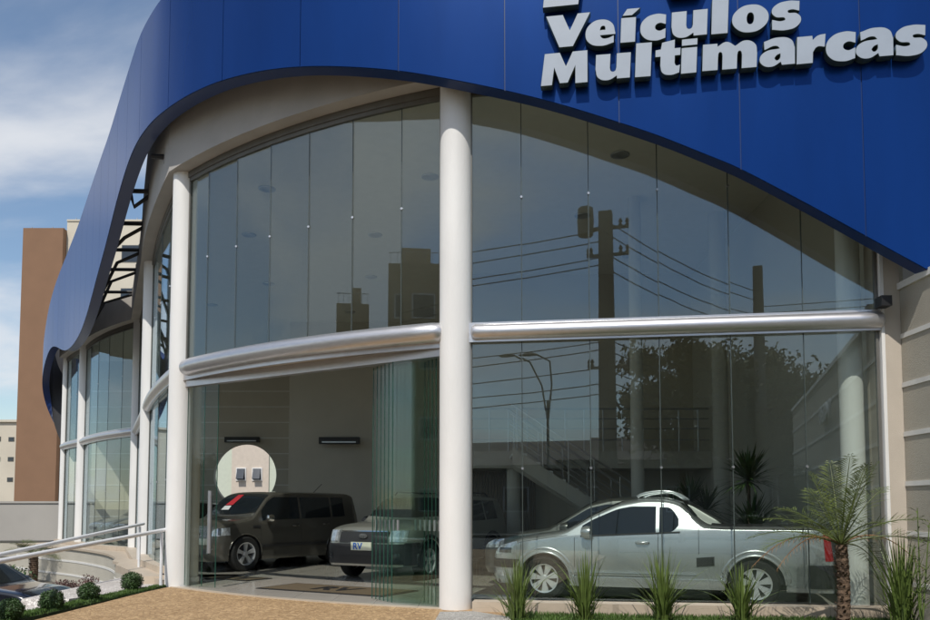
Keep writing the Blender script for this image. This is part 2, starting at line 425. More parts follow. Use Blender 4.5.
# stacked sliding glass door leaves at the right of the entrance and one leaf at the left
u = (C[2]-C[1]).normalized(); nr = Vector((-u.y, u.x));
if nr.y > 0: nr = -nr
def leaf(a, b, label=None):
    o = pane(B, a, b, .02, Z_TRANS-.28, M['glass_door'], name='door_leaf')
    e = MB()
    for q in (a, b): e.obox(q-u*.003, q+u*.003, .014, .02, Z_TRANS-.28)
    e.build('leaf_edge', M['glass_edge'], o)
    return o
def handle(o, p, z0, z1, w=.03, d=.05):
    h = MB(); q = p + nr*d
    h.tube([(q.x, q.y, z0), (q.x, q.y, z1)], w/2+.004, 10)
    for z in (z0+.06, z1-.06): h.tube([(p.x, p.y, z), (q.x, q.y, z)], .01, 8)
    h.build('handle', M['steel'], o, smooth=True, auto=40)
for k in range(6):
    off_ = nr*.045*(k-2)
    t0, t1 = .022+.017*k, .175+.019*k
    lo = leaf(C[1]+(C[2]-C[1])*t0-off_, C[1]+(C[2]-C[1])*t1-off_)
    for t in (.032+.020*k, .155+.020*k):
        p = C[1] + (C[2]-C[1])*t - off_
        h = MB(); q = p + nr*.012; h.obox(q-u*.014, q+u*.014, .02, .96, 1.10); h.build('handle', M['steel'], lo)
a = C[1] + (C[2]-C[1])*.965; b = C[1] + (C[2]-C[1])*.83
lo = leaf(a, b); handle(lo, C[1] + (C[2]-C[1])*.845, .55, 1.52, .06, .06)
a = C[1] + (C[2]-C[1])*.90; b = C[1] + (C[2]-C[1])*.975
lo = leaf(a - nr*.05, b - nr*.05)

# right frame, pilaster
fr = MB(); fr.box(4.925, 9.35, .1, 4.965, 9.44, 6.5); fr.build('corner_frame', M['white_paint'], B)
pl = MB(); pl.box(4.967, 9.36, -.1, 5.158, 9.80, 6.6); pl.build('pilaster', M['pilaster'], B)
sb = MB(); sb.box(4.83, 9.14, 3.60, 4.95, 9.30, 3.72); sb.tube([(4.9, 9.28, 3.66), (4.96, 9.42, 3.66)], .02)
tag(sb.build('wall_spotlight', M['black']), 'small black spotlight box fixed at the right end of the metal tube', 'spotlight')

# interior walls
iw = MB()
iw.box(5.45, 9.8, 0, 5.6, 24.2, Z_CEIL); iw.build('side_partition', M['inner_wall'], B)
iw = MB(); iw.box(-.6, 19.0, 0, 5.45, 19.15, Z_CEIL); iw.build('back_partition', M['inner_dark'], B)
iw = MB(); iw.box(-5.3, 24.0, 0, -.6, 24.2, Z_CEIL); iw.box(-.6, 19.15, 0, -.45, 24.2, Z_CEIL); iw.box(-5.3, 24.2, 0, -5.15, 31.2, Z_CEIL)
iw.build('back_wall', M['inner_dark'], B)
# wall with the round opening (ring of quads round a circle)
wx0, wx1, wy, wz1 = -14.6, -5.3, 30.5, Z_CEIL
cx, cz, cr_ = -8.39, 2.47, 1.19
cw = MB(); n = 64
def rayrect(a):
    dxx, dz = math.cos(a), math.sin(a); ts = []
    if dxx > 1e-9: ts.append((wx1-cx)/dxx)
    if dxx < -1e-9: ts.append((wx0-cx)/dxx)
    if dz > 1e-9: ts.append((wz1-cz)/dz)
    if dz < -1e-9: ts.append((0-cz)/dz)
    t = min(ts); return (cx+dxx*t, cz+dz*t)
angs = sorted([2*math.pi*k/n for k in range(n)] + [math.atan2(z-cz, x-cx) % (2*math.pi) for x in (wx0, wx1) for z in (0, wz1)])
for yy in (wy, wy+.25):
    ins = [(cx+cr_*math.cos(a), yy, cz+cr_*math.sin(a)) for a in angs]; outs = [(rayrect(a)[0], yy, rayrect(a)[1]) for a in angs]
    k = len(angs); cw.add(ins+outs, [(i, (i+1) % k, k+(i+1) % k, k+i) for i in range(k)])
ins = [(cx+cr_*math.cos(a), wy, cz+cr_*math.sin(a)) for a in angs]; ob = [(x, wy+.25, z) for x, y, z in ins]
cw.add(ins+ob, [(i, (i+1) % k, k+(i+1) % k, k+i) for i in range(k)])
cwo = cw.build('round_window_wall', M['inner_dark'], B)
g = MB()
for z in (.9, 1.5, 2.1, 2.7, 3.3, 3.9, 4.5, 5.1, 5.7):
    dz = z-cz
    if abs(dz) < cr_:
        w = math.sqrt(cr_**2-dz**2); g.box(wx0, wy-.012, z-.02, cx-w-.02, wy+.002, z+.02); g.box(cx+w+.02, wy-.012, z-.02, wx1-.3, wy+.002, z+.02)
    else: g.box(wx0, wy-.012, z-.02, wx1-.3, wy+.002, z+.02)
g.build('groove_line', M['groove'], B)
g = MB(); g.box(-5.75, 30.2, 0, -5.3, 30.499, Z_CEIL); g.build('wall_pier', M['inner_wall'], B)

# beam band (bulkhead) along the lower ceiling in the entrance
# downlights
k = 0
for (px, py, where) in ((620,155,'nearest the fascia at right'),(582,216,'second back at right'),(629,256,'third back at right'),(590,285,'faintest, lowest at right'),
        (430,177,'beside the middle column'),(375,235,'left of the middle column'),(371,277,'third back beside the middle column'),(350,312,'just over the metal tube'),
        (267,189,'nearest in the left panes'),(249,235,'second back in the left panes'),(268.6,284,'third back in the left panes'),(212,305,'faintest beside the left column')):
    # intersect the sight line with the ceiling height
    p = at(px, py, 10.0); d = p - Vector((0, 0, EYE)); t = (Z_CEIL-.01-EYE)/d.z; q = Vector((0, 0, EYE)) + d*t
    m_ = MB(); m_.lathe([(.0, .0), (.09, .0), (.13, -.012), (.15, -.004), (.15, .01)], (q.x, q.y, Z_CEIL-.012), 20)
    tag(m_.build('recessed_downlight', M['steel'], smooth=True), 'round ceiling downlight behind the upper glass, ' + where, 'downlight', 'recessed downlights in the showroom ceiling')

# ------------------------------------------------------------------ blue ribbon fascia
RB = [(1075,345,8.45,9.3),(1000,308,8.6,9.3),(930,271,8.72,9.3),(866,236,8.82,9.3),(806,203,8.93,9.3),(741,169,9.05,9.3),(710,156,9.1,9.3),(660,136,9.2,9.3),(618,122,9.27,9.3),(560,104,9.38,9.3),(504,90,9.5,9.3),
      (450,79,9.58,9.3),(398,70.5,9.70,9.3),(345,66.5,9.87,9.3),(300,66.5,10.12,9.3),(260,71,10.45,9.3),(223,80,10.88,9.3),(198,90,11.28,9.3),(178,101,11.68,9.3),(160,114,12.15,9.3),
      (148,126,12.6,9.3),(137,142,13.2,9.3),(127.5,164,14.1,9.3),(117,199,15.3,9.3),(106,243,16.8,9.3),(97,276,18.1,9.32),(85,320,20.2,9.35),(75,342,22.3,9.3),(64.5,351,24.7,9.25),
      (53,346,27.2,8.9),(46,359,29.0,8.3),(42,383,30.5,7.3),(47,408,31.25,7.7),(62,438,31.5,8.1),(78,462,31.3,8.1)]
ctrl = []
for (px, py, Y, zt) in RB:
    p = at(px, py, Y); ctrl.append((p.x, p.y, p.z, zt))
def catmull(P, sub):
    out = []
    for i in range(len(P)-1):
        p0, p1, p2, p3 = P[max(i-1, 0)], P[i], P[i+1], P[min(i+2, len(P)-1)]
        for s in range(sub):
            t = s/sub
            out.append(tuple(.5*((2*b)+(-a+c)*t+(2*a-5*b+4*c-d)*t*t+(-a+3*b-3*c+d)*t**3) for a, b, c, d in zip(p0, p1, p2, p3)))
    out.append(P[-1]); return out
den = catmull(ctrl, 12)
# light smoothing
for _ in range(12):
    den = [den[0]] + [tuple((a+2*b+c)/4 for a, b, c in zip(den[i-1], den[i], den[i+1])) for i in range(1, len(den)-1)] + [den[-1]]
S = [0]
for i in range(1, len(den)): S.append(S[-1] + math.hypot(den[i][0]-den[i-1][0], den[i][1]-den[i-1][1]))
def rib(s):
    s = max(0, min(S[-1], s)); lo, hi = 0, len(S)-1
    while hi-lo > 1:
        m_ = (lo+hi)//2
        if S[m_] <= s: lo = m_
        else: hi = m_
    t = (s-S[lo])/max(1e-9, S[hi]-S[lo]); a, b = den[lo], den[hi]
    return [a[k]+(b[k]-a[k])*t for k in range(4)]
def ribn(s):
    a, b = rib(s-.15), rib(s+.15); d = Vector((b[0]-a[0], b[1]-a[1])).normalized()
    return Vector((d.y, -d.x))*-1 if False else Vector((-d.y, d.x))   # outward normal
# outward = away from the building (towards the camera at the right end)
sgn = -1 if ribn(3.0).y > 0 else 1
def rn(s): return ribn(s)*sgn
F = thing('blue_fascia', 'wavy deep blue panelled fascia ribbon standing out over the glass front', 'fascia', (0, 8.9, 5))
def inF(o): o.matrix_parent_inverse = Matrix.Translation((0, -8.9, -5)); return o
TH = .24
core = MB(); step = .1; ns = int(S[-1]/step); rows = []
for k in range(ns+1):
    s = S[-1]*k/ns; x, y, zb, zt = rib(s); n_ = rn(s)
    o1 = Vector((x, y)) - n_*.012; i1 = Vector((x, y)) - n_*TH
    rows.append([(o1.x, o1.y, zb), (o1.x, o1.y, zt), (i1.x, i1.y, zt), (i1.x, i1.y, zb)])
vs = [p for r_ in rows for p in r_]; fs = []; mi = []
for k in range(ns):
    for j in range(4):
        core.add([rows[k][j], rows[k+1][j], rows[k+1][(j+1) % 4], rows[k][(j+1) % 4]], [(0, 1, 2, 3)], 0 if j != 2 else 1)
core.add(rows[0], [(0, 1, 2, 3)]); core.add(rows[-1], [(3, 2, 1, 0)])
cm = core.build('edge_trim', [M['blue_edge'], M['dark_back']], F); inF(cm)
bm = bmesh.new(); bm.from_mesh(cm.data); bmesh.ops.remove_doubles(bm, verts=bm.verts, dist=.0005); bmesh.ops.recalc_face_normals(bm, faces=bm.faces); bm.to_mesh(cm.data); bm.free()
# find s for the seam seen at px 398
def s_at_px(px):
    best = None
    for k in range(2000):
        s = S[-1]*k/2000*.6; x, y, zb, zt = rib(s)
        v = 465 + FPX*x/(y*math.cos(PITCH)+(zb-EYE)*math.sin(PITCH))
        if best is None or abs(v-px) < best[0]: best = (abs(v-px), s)
    return best[1]
seams = [s_at_px(q) for q in (930+60, 866, 741, 619, 505, 398, 300, 222, 168, 139)]
seams = [0] + seams
while seams[-1] + 1.4 < S[-1]-.6: seams.append(seams[-1]+1.4)
seams.append(S[-1])
for a, b in zip(seams[:-1], seams[1:]):
    q = MB(); n2 = max(2, int((b-a)/.1)); g_ = .006
    prs = []
    for k in range(n2+1):
        s = a+g_+(b-a-2*g_)*k/n2; x, y, zb, zt = rib(s); n_ = rn(s)
        i_ = Vector((x, y)) - n_*.011
        prs.append(((x, y, zb+.004), (x, y, zt), (i_.x, i_.y, zt), (i_.x, i_.y, zb+.004)))
    for k in range(n2):
        m_ = 6
        for j in range(m_):
            za0 = prs[k][0][2] + (prs[k][1][2]-prs[k][0][2])*j/m_; za1 = prs[k][0][2] + (prs[k][1][2]-prs[k][0][2])*(j+1)/m_
            zb0 = prs[k+1][0][2] + (prs[k+1][1][2]-prs[k+1][0][2])*j/m_; zb1 = prs[k+1][0][2] + (prs[k+1][1][2]-prs[k+1][0][2])*(j+1)/m_
            q.add([(prs[k][0][0], prs[k][0][1], za0), (prs[k+1][0][0], prs[k+1][0][1], zb0), (prs[k+1][0][0], prs[k+1][0][1], zb1), (prs[k][0][0], prs[k][0][1], za1)], [(0, 1, 2, 3)])
        q.add([prs[k][0], prs[k+1][0], prs[k+1][3], prs[k][3]], [(0, 1, 2, 3)])
        q.add([prs[k][1], prs[k+1][1], prs[k+1][2], prs[k][2]], [(0, 1, 2, 3)])
    for e in (0, -1): q.add(prs[e], [(0, 1, 2, 3)])
    o = q.build('panel', M['blue'], F, smooth=False); inF(o)
    bm = bmesh.new(); bm.from_mesh(o.data); bmesh.ops.remove_doubles(bm, verts=bm.verts, dist=.0005); bmesh.ops.recalc_face_normals(bm, faces=bm.faces); bm.to_mesh(o.data); bm.free()
    for p in o.data.polygons: p.use_smooth = True
    o.data.set_sharp_from_angle(angle=R(35))
# brackets back to the wall
def rib_at_Y(Yq):
    for k in range(4000):
        s = S[-1]*k/4000; x, y, zb, zt = rib(s)
        if y >= Yq: return x, y, zb, s
    return None
def front_x(Yq):
    for a, b in zip(front[:-1], front[1:]):
        if a.y <= Yq <= b.y and b.y > a.y + 1e-6: return a.x+(b.x-a.x)*(Yq-a.y)/(b.y-a.y)
    return -14.7
for Yw in (13.35, 15.4, 17.2, 19.0, 20.6, 22.8, 25.2, 27.6):
    xw = front_x(Yw) - .27
    x, y, zb, s = rib_at_Y(Yw-.15)
    n_ = rn(s); i_ = Vector((x, y)) - n_*TH
    z = 7.47 if Yw > 14 else 7.25
    q = MB(); q.tube([(xw, Yw, z), (i_.x, i_.y, z)], .045, 6)
    zl = zb+.12
    if Yw > 14: q.tube([(xw+.05, Yw, z-.05), ((xw+i_.x)/2-.1, Yw-.05, z-.33), (i_.x, i_.y, zl)], .038, 6)
    q.obox((xw+.02, Yw-.08), (xw+.02, Yw+.08), .04, z-.16, z+.12)
    inF(q.build('bracket', M['black'], F))

# ------------------------------------------------------------------ sign letters
c_ = 'c'; s_ = 's'
G = {
 'V': (1.75, [[(0,1.3,c_),(.66,1.3,c_),(.97,.62,c_),(1.26,1.3,c_),(1.75,1.3,c_),(1.12,0,c_),(.58,0,c_)]]),
 'M': (1.86, [[(0,0,c_),(.10,1.28,c_),(.70,1.28,c_),(.97,.68,c_),(1.22,1.28,c_),(1.80,1.28,c_),(1.86,0,c_),(1.38,0,c_),(1.35,.74,c_),(1.07,.05,c_),(.76,.05,c_),(.50,.72,c_),(.44,0,c_)]]),
 'u': (1.36, [[(0,1,c_),(.56,1,c_),(.56,.44,c_),(.62,.30,s_),(.76,.30,s_),(.82,.44,c_),(.82,1,c_),(1.36,1,c_),(1.36,0,c_),(.86,0,c_),(.85,.12,c_),(.50,-.04,s_),(.12,.08,s_),(0,.42,c_)]]),
 'l': (.60, [[(0,0,c_),(0,1.34,c_),(.6,1.34,c_),(.6,0,c_)]]),
 'i': (.58, [[(0,0,c_),(0,1,c_),(.58,1,c_),(.58,0,c_)],[(0,1.10,c_),(0,1.34,c_),(.58,1.34,c_),(.58,1.10,c_)]]),
 'í': (.58, [[(0,0,c_),(0,1,c_),(.58,1,c_),(.58,0,c_)],[(.05,1.10,c_),(.22,1.36,c_),(.72,1.36,c_),(.42,1.10,c_)]]),
 't': (.95, [[(0,.72,c_),(0,.98,c_),(.2,1.0,c_),(.24,1.26,c_),(.72,1.34,c_),(.72,1,c_),(.95,1,c_),(.95,.72,c_),(.74,.72,c_),(.74,.42,c_),(.81,.31,s_),(.95,.33,c_),(.93,.03,c_),(.6,-.04,s_),(.30,.06,s_),(.2,.35,c_),(.2,.72,c_)]]),
 'm': (1.98, [[(0,0,c_),(0,1,c_),(.52,1,c_),(.53,.88,c_),(.86,1.04,s_),(1.18,.86,c_),(1.55,1.04,s_),(1.90,.88,s_),(1.98,.55,c_),(1.98,0,c_),(1.44,0,c_),(1.44,.52,c_),(1.38,.66,s_),(1.31,.66,s_),(1.26,.52,c_),(1.26,0,c_),(.73,0,c_),(.73,.52,c_),(.68,.66,s_),(.60,.66,s_),(.56,.52,c_),(.56,0,c_)]]),
 'r': (.98, [[(0,0,c_),(0,1,c_),(.52,1,c_),(.54,.84,c_),(.72,.99,s_),(.98,1.03,c_),(.96,.56,c_),(.70,.58,s_),(.56,.40,c_),(.56,0,c_)]]),
 'c': (1.03, [[(1.0,.98,c_),(.62,1.04,s_),(.15,.86,s_),(0,.5,s_),(.16,.12,s_),(.62,-.04,s_),(1.0,.04,c_),(1.0,.42,c_),(.72,.35,s_),(.58,.5,s_),(.72,.66,s_),(1.0,.60,c_)]]),
 'e': (1.2, [[(1.15,.06,c_),(.65,-.04,s_),(.16,.12,s_),(0,.5,s_),(.17,.88,s_),(.62,1.04,s_),(1.05,.86,s_),(1.2,.45,c_),(1.2,.40,c_),(.58,.40,c_),(.68,.27,s_),(.90,.25,s_),(1.14,.34,c_)],[(.57,.60,c_),(.63,.76,s_),(.76,.76,s_),(.80,.60,c_)]]),
 'o': (1.36, [[(.68,1.04,s_),(.2,.88,s_),(0,.5,s_),(.2,.12,s_),(.68,-.04,s_),(1.16,.12,s_),(1.36,.5,s_),(1.16,.88,s_)],[(.68,.74,s_),(.54,.5,s_),(.68,.27,s_),(.82,.5,s_)]]),
 'a': (1.26, [[(.14,.92,c_),(.62,1.04,s_),(1.10,.92,s_),(1.24,.62,c_),(1.26,0,c_),(.80,0,c_),(.76,.12,c_),(.42,-.04,s_),(.10,.06,s_),(0,.28,s_),(.16,.52,s_),(.72,.62,c_),(.60,.73,s_),(.16,.62,c_)],[(.52,.27,c_),(.60,.38,s_),(.74,.44,c_),(.72,.24,s_),(.60,.18,s_)]]),
 's': (1.06, [[(.98,1,c_),(.55,1.04,s_),(.14,.92,s_),(.01,.70,s_),(.14,.50,s_),(.50,.37,s_),(.40,.31,s_),(.04,.38,c_),(.04,.02,c_),(.55,-.04,s_),(.93,.08,s_),(1.05,.34,s_),(.90,.54,s_),(.57,.65,s_),(.68,.71,s_),(.98,.64,c_)]]),
 'P': (3.4, [[(0,0,c_),(.18,3.0,c_),(1.9,3.0,c_),(2.6,2.7,s_),(2.7,2.1,s_),(2.2,1.55,s_),(1.35,1.4,c_),(1.25,0,c_)],[(1.1,1.9,c_),(1.12,2.4,c_),(1.5,2.4,s_),(1.6,2.1,s_),(1.4,1.9,s_)]]),
 'W': (3.2, [[(0,3.1,c_),(.9,3.1,c_),(1.55,1.15,c_),(2.3,3.1,c_),(3.2,3.1,c_),(2.05,.1,c_),(1.1,.1,c_)]]),
}
def glyph_mesh(ch, sc, ext, shear=.05):
    cu = bpy.data.curves.new('g', 'CURVE'); cu.dimensions = '2D'; cu.fill_mode = 'BOTH'; cu.extrude = ext/2; cu.resolution_u = 8
    cu.bevel_depth = .004; cu.bevel_resolution = 1
    for poly in G[ch][1]:
        sp_ = cu.splines.new('BEZIER'); sp_.bezier_points.add(len(poly)-1); sp_.use_cyclic_u = True
        for bp_, (x, y, t) in zip(sp_.bezier_points, poly):
            bp_.co = ((x + y*shear)*sc*.93, y*sc*.955, 0)
            bp_.handle_left_type = bp_.handle_right_type = ('VECTOR' if t == 'c' else 'AUTO')
    ob = bpy.data.objects.new('g', cu); COL.objects.link(ob)
    bpy.context.view_layer.update()
    dg = bpy.context.evaluated_depsgraph_get()
    me = bpy.data.meshes.new_from_object(ob.evaluated_get(dg))
    bpy.data.objects.remove(ob)
    me.materials.clear(); me.materials.append(M['letter']); me.materials.append(M['letter_side'])
    for p in me.polygons: p.material_index = 0 if p.normal.z > .97 else 1
    return me
SG = thing('sign_lettering', 'pale grey raised letters reading Veículos Multimarcas on the blue fascia', 'sign lettering', (3, 9, 7))
def put_letter(ch, px, py, sc, yline=None):
    # px = left edge on the photo, py = baseline, letter back set on the fascia face
    s = s_at_px_h(px, py)
    x, y, zb, zt = rib(s); n_ = rn(s); w = G[ch][0]*sc
    s2 = s - w/2; x2, y2, _, _ = rib(s2); n2 = rn(s2)
    z = at(px, py, y-.16).z
    me = glyph_mesh(ch, sc, .10)
    base = Vector((x2, y2)) + n2*(.085)
    tdir = Vector((-n2.y, n2.x)); 
    if tdir.x < 0: tdir = -tdir
    o = link('letter', me, None, SG)
    rot = Matrix(((tdir.x, 0, n2.x, 0), (tdir.y, 0, n2.y, 0), (0, 1, 0, 0), (0, 0, 0, 1)))
    o.matrix_basis = Matrix.Translation((base.x - tdir.x*w/2 - 0, base.y - tdir.y*w/2, z)) @ rot
    o.matrix_parent_inverse = Matrix.Translation((-3, -9, -7))
def s_at_px_h(px, py):
    best = None
    for k in range(3000):
        s = S[-1]*.35*k/3000; x, y, zb, zt = rib(s); n_ = rn(s); x += n_.x*.135; y += n_.y*.135
        p = at(px, py, y); e = abs(p.x - x)
        if best is None or e < best[0]: best = (e, s)
    return best[1]
SC = .318
for ch, px, py, k in (('V',545,47.5,1),('e',585,45,.98),('í',620.5,41.5,.98),('c',640,39.5,.98),('u',671,36.5,1.0),('l',711,33,1.02),('o',732,31.5,1.0),('s',771,29,1.04)):
    put_letter(ch, px, py, SC*k)
for ch, px, py, k in (('M',541,85,1),('u',595,79,1.0),('l',635,76,1.0),('t',655,74,1.0),('i',681,72.5,1.0),('m',702,70,1.03),('a',759.5,65.5,1.03),('r',796.5,63,1.04),('c',825.5,60.5,1.05),('a',855.5,57,1.06),('s',895,54.5,1.07)):
    put_letter(ch, px, py, SC*k)
put_letter('P', 543, 6.5, .36); put_letter('W', 640, -1, .36)

# ------------------------------------------------------------------ side wall at the right with the house number
SW = thing('side_wall', 'grey stucco boundary wall with white joint lines at the right edge', 'wall', (5.16, 9.3, 0))
def inSW(o): o.matrix_parent_inverse = Matrix.Translation((-5.16, -9.3, 0)); return o
w = MB(); w.box(5.16, -3.4, -.1, 5.40, 9.9, 3.84); inSW(w.build('wall_body', M['stucco'], SW))
w = MB()
for z in (.38, .96, 1.54, 2.12, 2.70, 3.28): w.box(5.148, -3.4, z-.028, 5.162, 9.357, z+.028)
inSW(w.build('joint_line', M['groove'], SW))
w = MB(); w.box(5.13, -3.4, 3.84, 5.44, 9.9, 3.92); inSW(w.build('coping', M['groove'], SW))
def text_mesh(s, size, ext=.01, bold=0.0):
    cu = bpy.data.curves.new('t', 'FONT'); cu.body = s; cu.size = size; cu.extrude = ext; cu.offset = bold; cu.align_x = 'CENTER'
    ob = bpy.data.objects.new('t', cu); COL.objects.link(ob); bpy.context.view_layer.update()
    me = bpy.data.meshes.new_from_object(ob.evaluated_get(bpy.context.evaluated_depsgraph_get())); bpy.data.objects.remove(ob); me.materials.clear(); return me
nm = link('house_number', text_mesh('1480', .50, .02, .004), M['white_rail'])
nm.location = (5.10, 3.2, 2.92); nm.rotation_euler = (R(90), 0, R(-90)); nm.scale = (1.7, 1, 1)
tag(nm, 'raised pale house number 1480 on the right side wall, mirrored in the glass', 'house number')

# ------------------------------------------------------------------ ground, paving, ledge
g = MB(); g.box(-700, -700, -1.6, 700, 900, -1.12); tag(g.build('ground', M['ground']), kind='structure')
g = MB(); g.prism([(-5.10, -3.5), (.549, -3.5), (.549, 8.62), (.50, 9.32), (.42, 10.0), (-.02, 10.22), (-.2, 10.3)] + [(p.x, p.y+.02) for p in bay(1, 14, .12)[0]][1:-1] + [(-4.66, 13.05), (-4.78, 12.95)], -1.2, -.004)
tag(g.build('paving', M['paving']), kind='structure')
g = MB(); pts, _ = bay(1, 24, .10)
for k in range(24): g.obox(pts[k], pts[k+1], .12, -.05, .006)
tag(g.build('threshold', M['stone'], B))
g = MB(); g.box(-80, -15, -1.3, 80, -4.5, -.12); tag(g.build('road', M['asphalt']), kind='structure')
g = MB(); g.box(-80, -4.5, -1.3, 80, -3.5, -.006); g.box(-80, -18, -1.3, 80, -15, .0); tag(g.build('pavement', M['asphalt']), kind='structure')
# planting bed right of the column, with ledge under the glass
g = MB(); g.prism([(.55, -3.4), (5.14, -3.4), (5.14, 9.45), (.22, 10.02)], -.16, -.03); tag(g.build('planting_bed', M['soil']), kind='structure')
LG = MB(); a = Vector((4.965, 9.30)); b = Vector((.10, 9.93)); d = (a-b).normalized()
LG.obox(b, a, .26, -.03, .115, off=0.02)
LG.build('window_ledge', M['stone'], B, auto=None)
g = MB(); g.prism([(-.35, 8.6), (.54, 8.6), (.50, 9.3), (.10, 9.78), (-.30, 9.72)], -.03, .010)
tag(g.build('gravel_patch', M['gravel'], None), kind='structure')
# grass in the bed and along the left edge
def blades(area, n, h, name, w=.006, lean=.5, seed=1):
    rnd = random.Random(seed); q = MB()
    for _ in range(n):
        x, y, z = area(rnd); a = rnd.uniform(0, 6.28); hh = h*rnd.uniform(.5, 1.15); l = rnd.uniform(0, lean)*hh; b_ = rnd.uniform(0, 6.28)
        dx_, dy_ = math.cos(a)*w, math.sin(a)*w; lx, ly = math.cos(b_)*l, math.sin(b_)*l
        q.add([(x-dx_, y-dy_, z), (x+dx_, y+dy_, z), (x+lx*.4+dx_*.7, y+ly*.4+dy_*.7, z+hh*.6), (x+lx*.4-dx_*.7, y+ly*.4-dy_*.7, z+hh*.6), (x+lx, y+ly, z+hh)], [(0, 1, 2, 3), (3, 2, 4)])
    o = q.build(name, M['grass']); return tag(o, None, None, None, 'stuff')
blades(lambda r: (lambda t: (.48+t*4.6, r.uniform(8.3, 9.82-t*.6), -.03))(r.random()), 16000, .06, 'grass', seed=2)
def strip_x(y): # right edge of the grass strip against the paving
    return -5.08 + (y-9)*.083
blades(lambda r: (lambda y: (strip_x(y)-r.uniform(-.02, .33)*(1 if y < 12.6 else .7), y, -.02))(r.uniform(4.5, 13.0)), 17000, .055, 'grass', seed=3)
g = MB(); g.prism([(-5.48, 4.5), (strip_x(4.5)+.02, 4.5), (strip_x(13)+.02, 13.0), (-5.0, 13.1)], -1.15, -.002); tag(g.build('grass_soil', M['soil']), kind='structure')
# white mosaic ramp between the handrails
g = MB()
prof = [(4.0, -.75), (11.1, -.10), (11.15, -.0), (15.2, -.0)]
for (y0, z0), (y1, z1) in zip(prof[:-1], prof[1:]):
    xl = lambda y: -6.12 - (y-11)*.02
    xr = lambda y: -5.47 if y < 12 else -5.47+(y-12)*.42
    vs = [(xl(y0), y0, -1.2), (xr(y0), y0, -1.2), (xr(y1), y1, -1.2), (xl(y1), y1, -1.2), (xl(y0), y0, z0), (xr(y0), y0, z0), (xr(y1), y1, z1), (xl(y1), y1, z1)]
    g.add(vs, [(0,3,2,1),(4,5,6,7),(0,1,5,4),(1,2,6,5),(2,3,7,6),(3,0,4,7)])
tag(g.build('ramp', M['mosaic']), kind='structure')
g = MB(); g.prism([(-6.3, 15.2), (-4.0, 13.02), (-4.72, 13.3), (-6.85, 17.7), (-7.9, 18.6)], -1.2, -.008); tag(g.build('side_landing', M['mosaic']), kind='structure')
st = MB()
st.prism([(-4.95, 13.25), (-6.9, 17.3), (-7.3, 17.6), (-7.55, 17.9), (-6.9, 15.9), (-5.3, 13.3)], -.01, .13)
st.prism([(-5.0, 13.7), (-6.8, 17.35), (-7.2, 17.8), (-6.45, 15.9), (-5.35, 14.0)], .125, .24)
st.build('entrance_step', M['stone'], B)

# balls
rnd = random.Random(5)
def topiary(x, y, r, label):
    t = thing('boxwood_ball', label, 'shrub', (x, y, -.02), 0, 'clipped boxwood balls along the grass strip')
    s_ = MB(); s_.tube([(0, 0, 0), (0, 0, r*.6)], .012, 6); s_.build('stem', M['bark'], t)
    q = MB(); 
    for _ in range(3400):
        v = Vector((rnd.gauss(0, 1), rnd.gauss(0, 1), rnd.gauss(0, 1))).normalized(); k = rnd.uniform(.78, 1.05)*(1+.09*math.sin(v.x*5+x*7)*math.cos(v.z*6+y*3)+.05*math.sin(v.y*9+y*5))
        p = Vector((0, 0, r*.95)) + Vector((v.x*r*k*1.05, v.y*r*k*1.05, v.z*r*k*.95))
        if p.z < .005: continue
        a = Vector((rnd.gauss(0, 1), rnd.gauss(0, 1), rnd.gauss(0, 1))).normalized(); b_ = a.cross(v).normalized()
        sz = .010*rnd.uniform(.7, 1.3); a2 = (v*.5+a*.6).normalized()
        q.add([p-b_*sz*.6, p+a2*sz*1.2, p+b_*sz*.6, p-a2*sz*1.2], [(0, 1, 2, 3)])
    core_ = []
    q.lathe([(0, r*.1), (r*.6, r*.35), (r*.82, r*.9), (r*.6, r*1.5), (0, r*1.75)], (0, 0, 0), 12)
    q.build('foliage', M['leaf_dark'], t)
for x, y, r, lb in ((-5.11, 12.36, .15, 'round clipped boxwood ball nearest the white column'), (-5.12, 10.98, .135, 'round clipped boxwood ball second from the white column'),
                (-5.12, 10.0, .135, 'round clipped boxwood ball third from the white column, above the black car'), (-5.13, 9.11, .135, 'round clipped boxwood ball nearest the camera at the bottom left edge')):
    topiary(x, y, r, lb)

# handrails
def handrail(name, label, post, end, far, extra):
    t = thing(name, label, 'handrail', (post[0], post[1], 0), 0, 'white tubular handrails of the ramp')
    o = Vector((post[0], post[1], 0)); q = MB(); q.tube([Vector(end)-o, Vector(far)-o], .030, 14); q.build('rail', M['white_rail'], t, smooth=True, auto=40)
    zt = end[2] + (far[2]-end[2])*extra
    for f_ in (extra, .97):
        pp = Vector(end).lerp(Vector(far), f_) - o; q = MB()
        zb_ = 0 if f_ < .5 else -.4
        q.tube([(pp.x, pp.y, zb_), (pp.x, pp.y, pp.z-.045)], .024, 12); q.tube([(pp.x, pp.y, pp.z-.05), (pp.x, pp.y, pp.z-.02)], .010, 8)
        q.lathe([(0, zb_+.002), (.06, zb_+.002), (.06, zb_+.014), (0, zb_+.014)], (pp.x, pp.y, 0), 16)
        q.build('post', M['white_rail'], t, smooth=True, auto=40)
e2 = at(166, 529.7, 13.0); f2 = at(-40, 569, 8.4); handrail('handrail', 'near white handrail ending in front of the left entrance column', (at(160, 534, 12.9).x, 12.9), e2, f2, .03)
e1 = at(143.5, 523.8, 15.4); f1 = at(-40, 563.5, 10.2); handrail('handrail', 'far white handrail, the shorter-posted one nearer the stone terrace', (at(138.7, 525, 15.2).x, 15.2), e1, f1, .03)

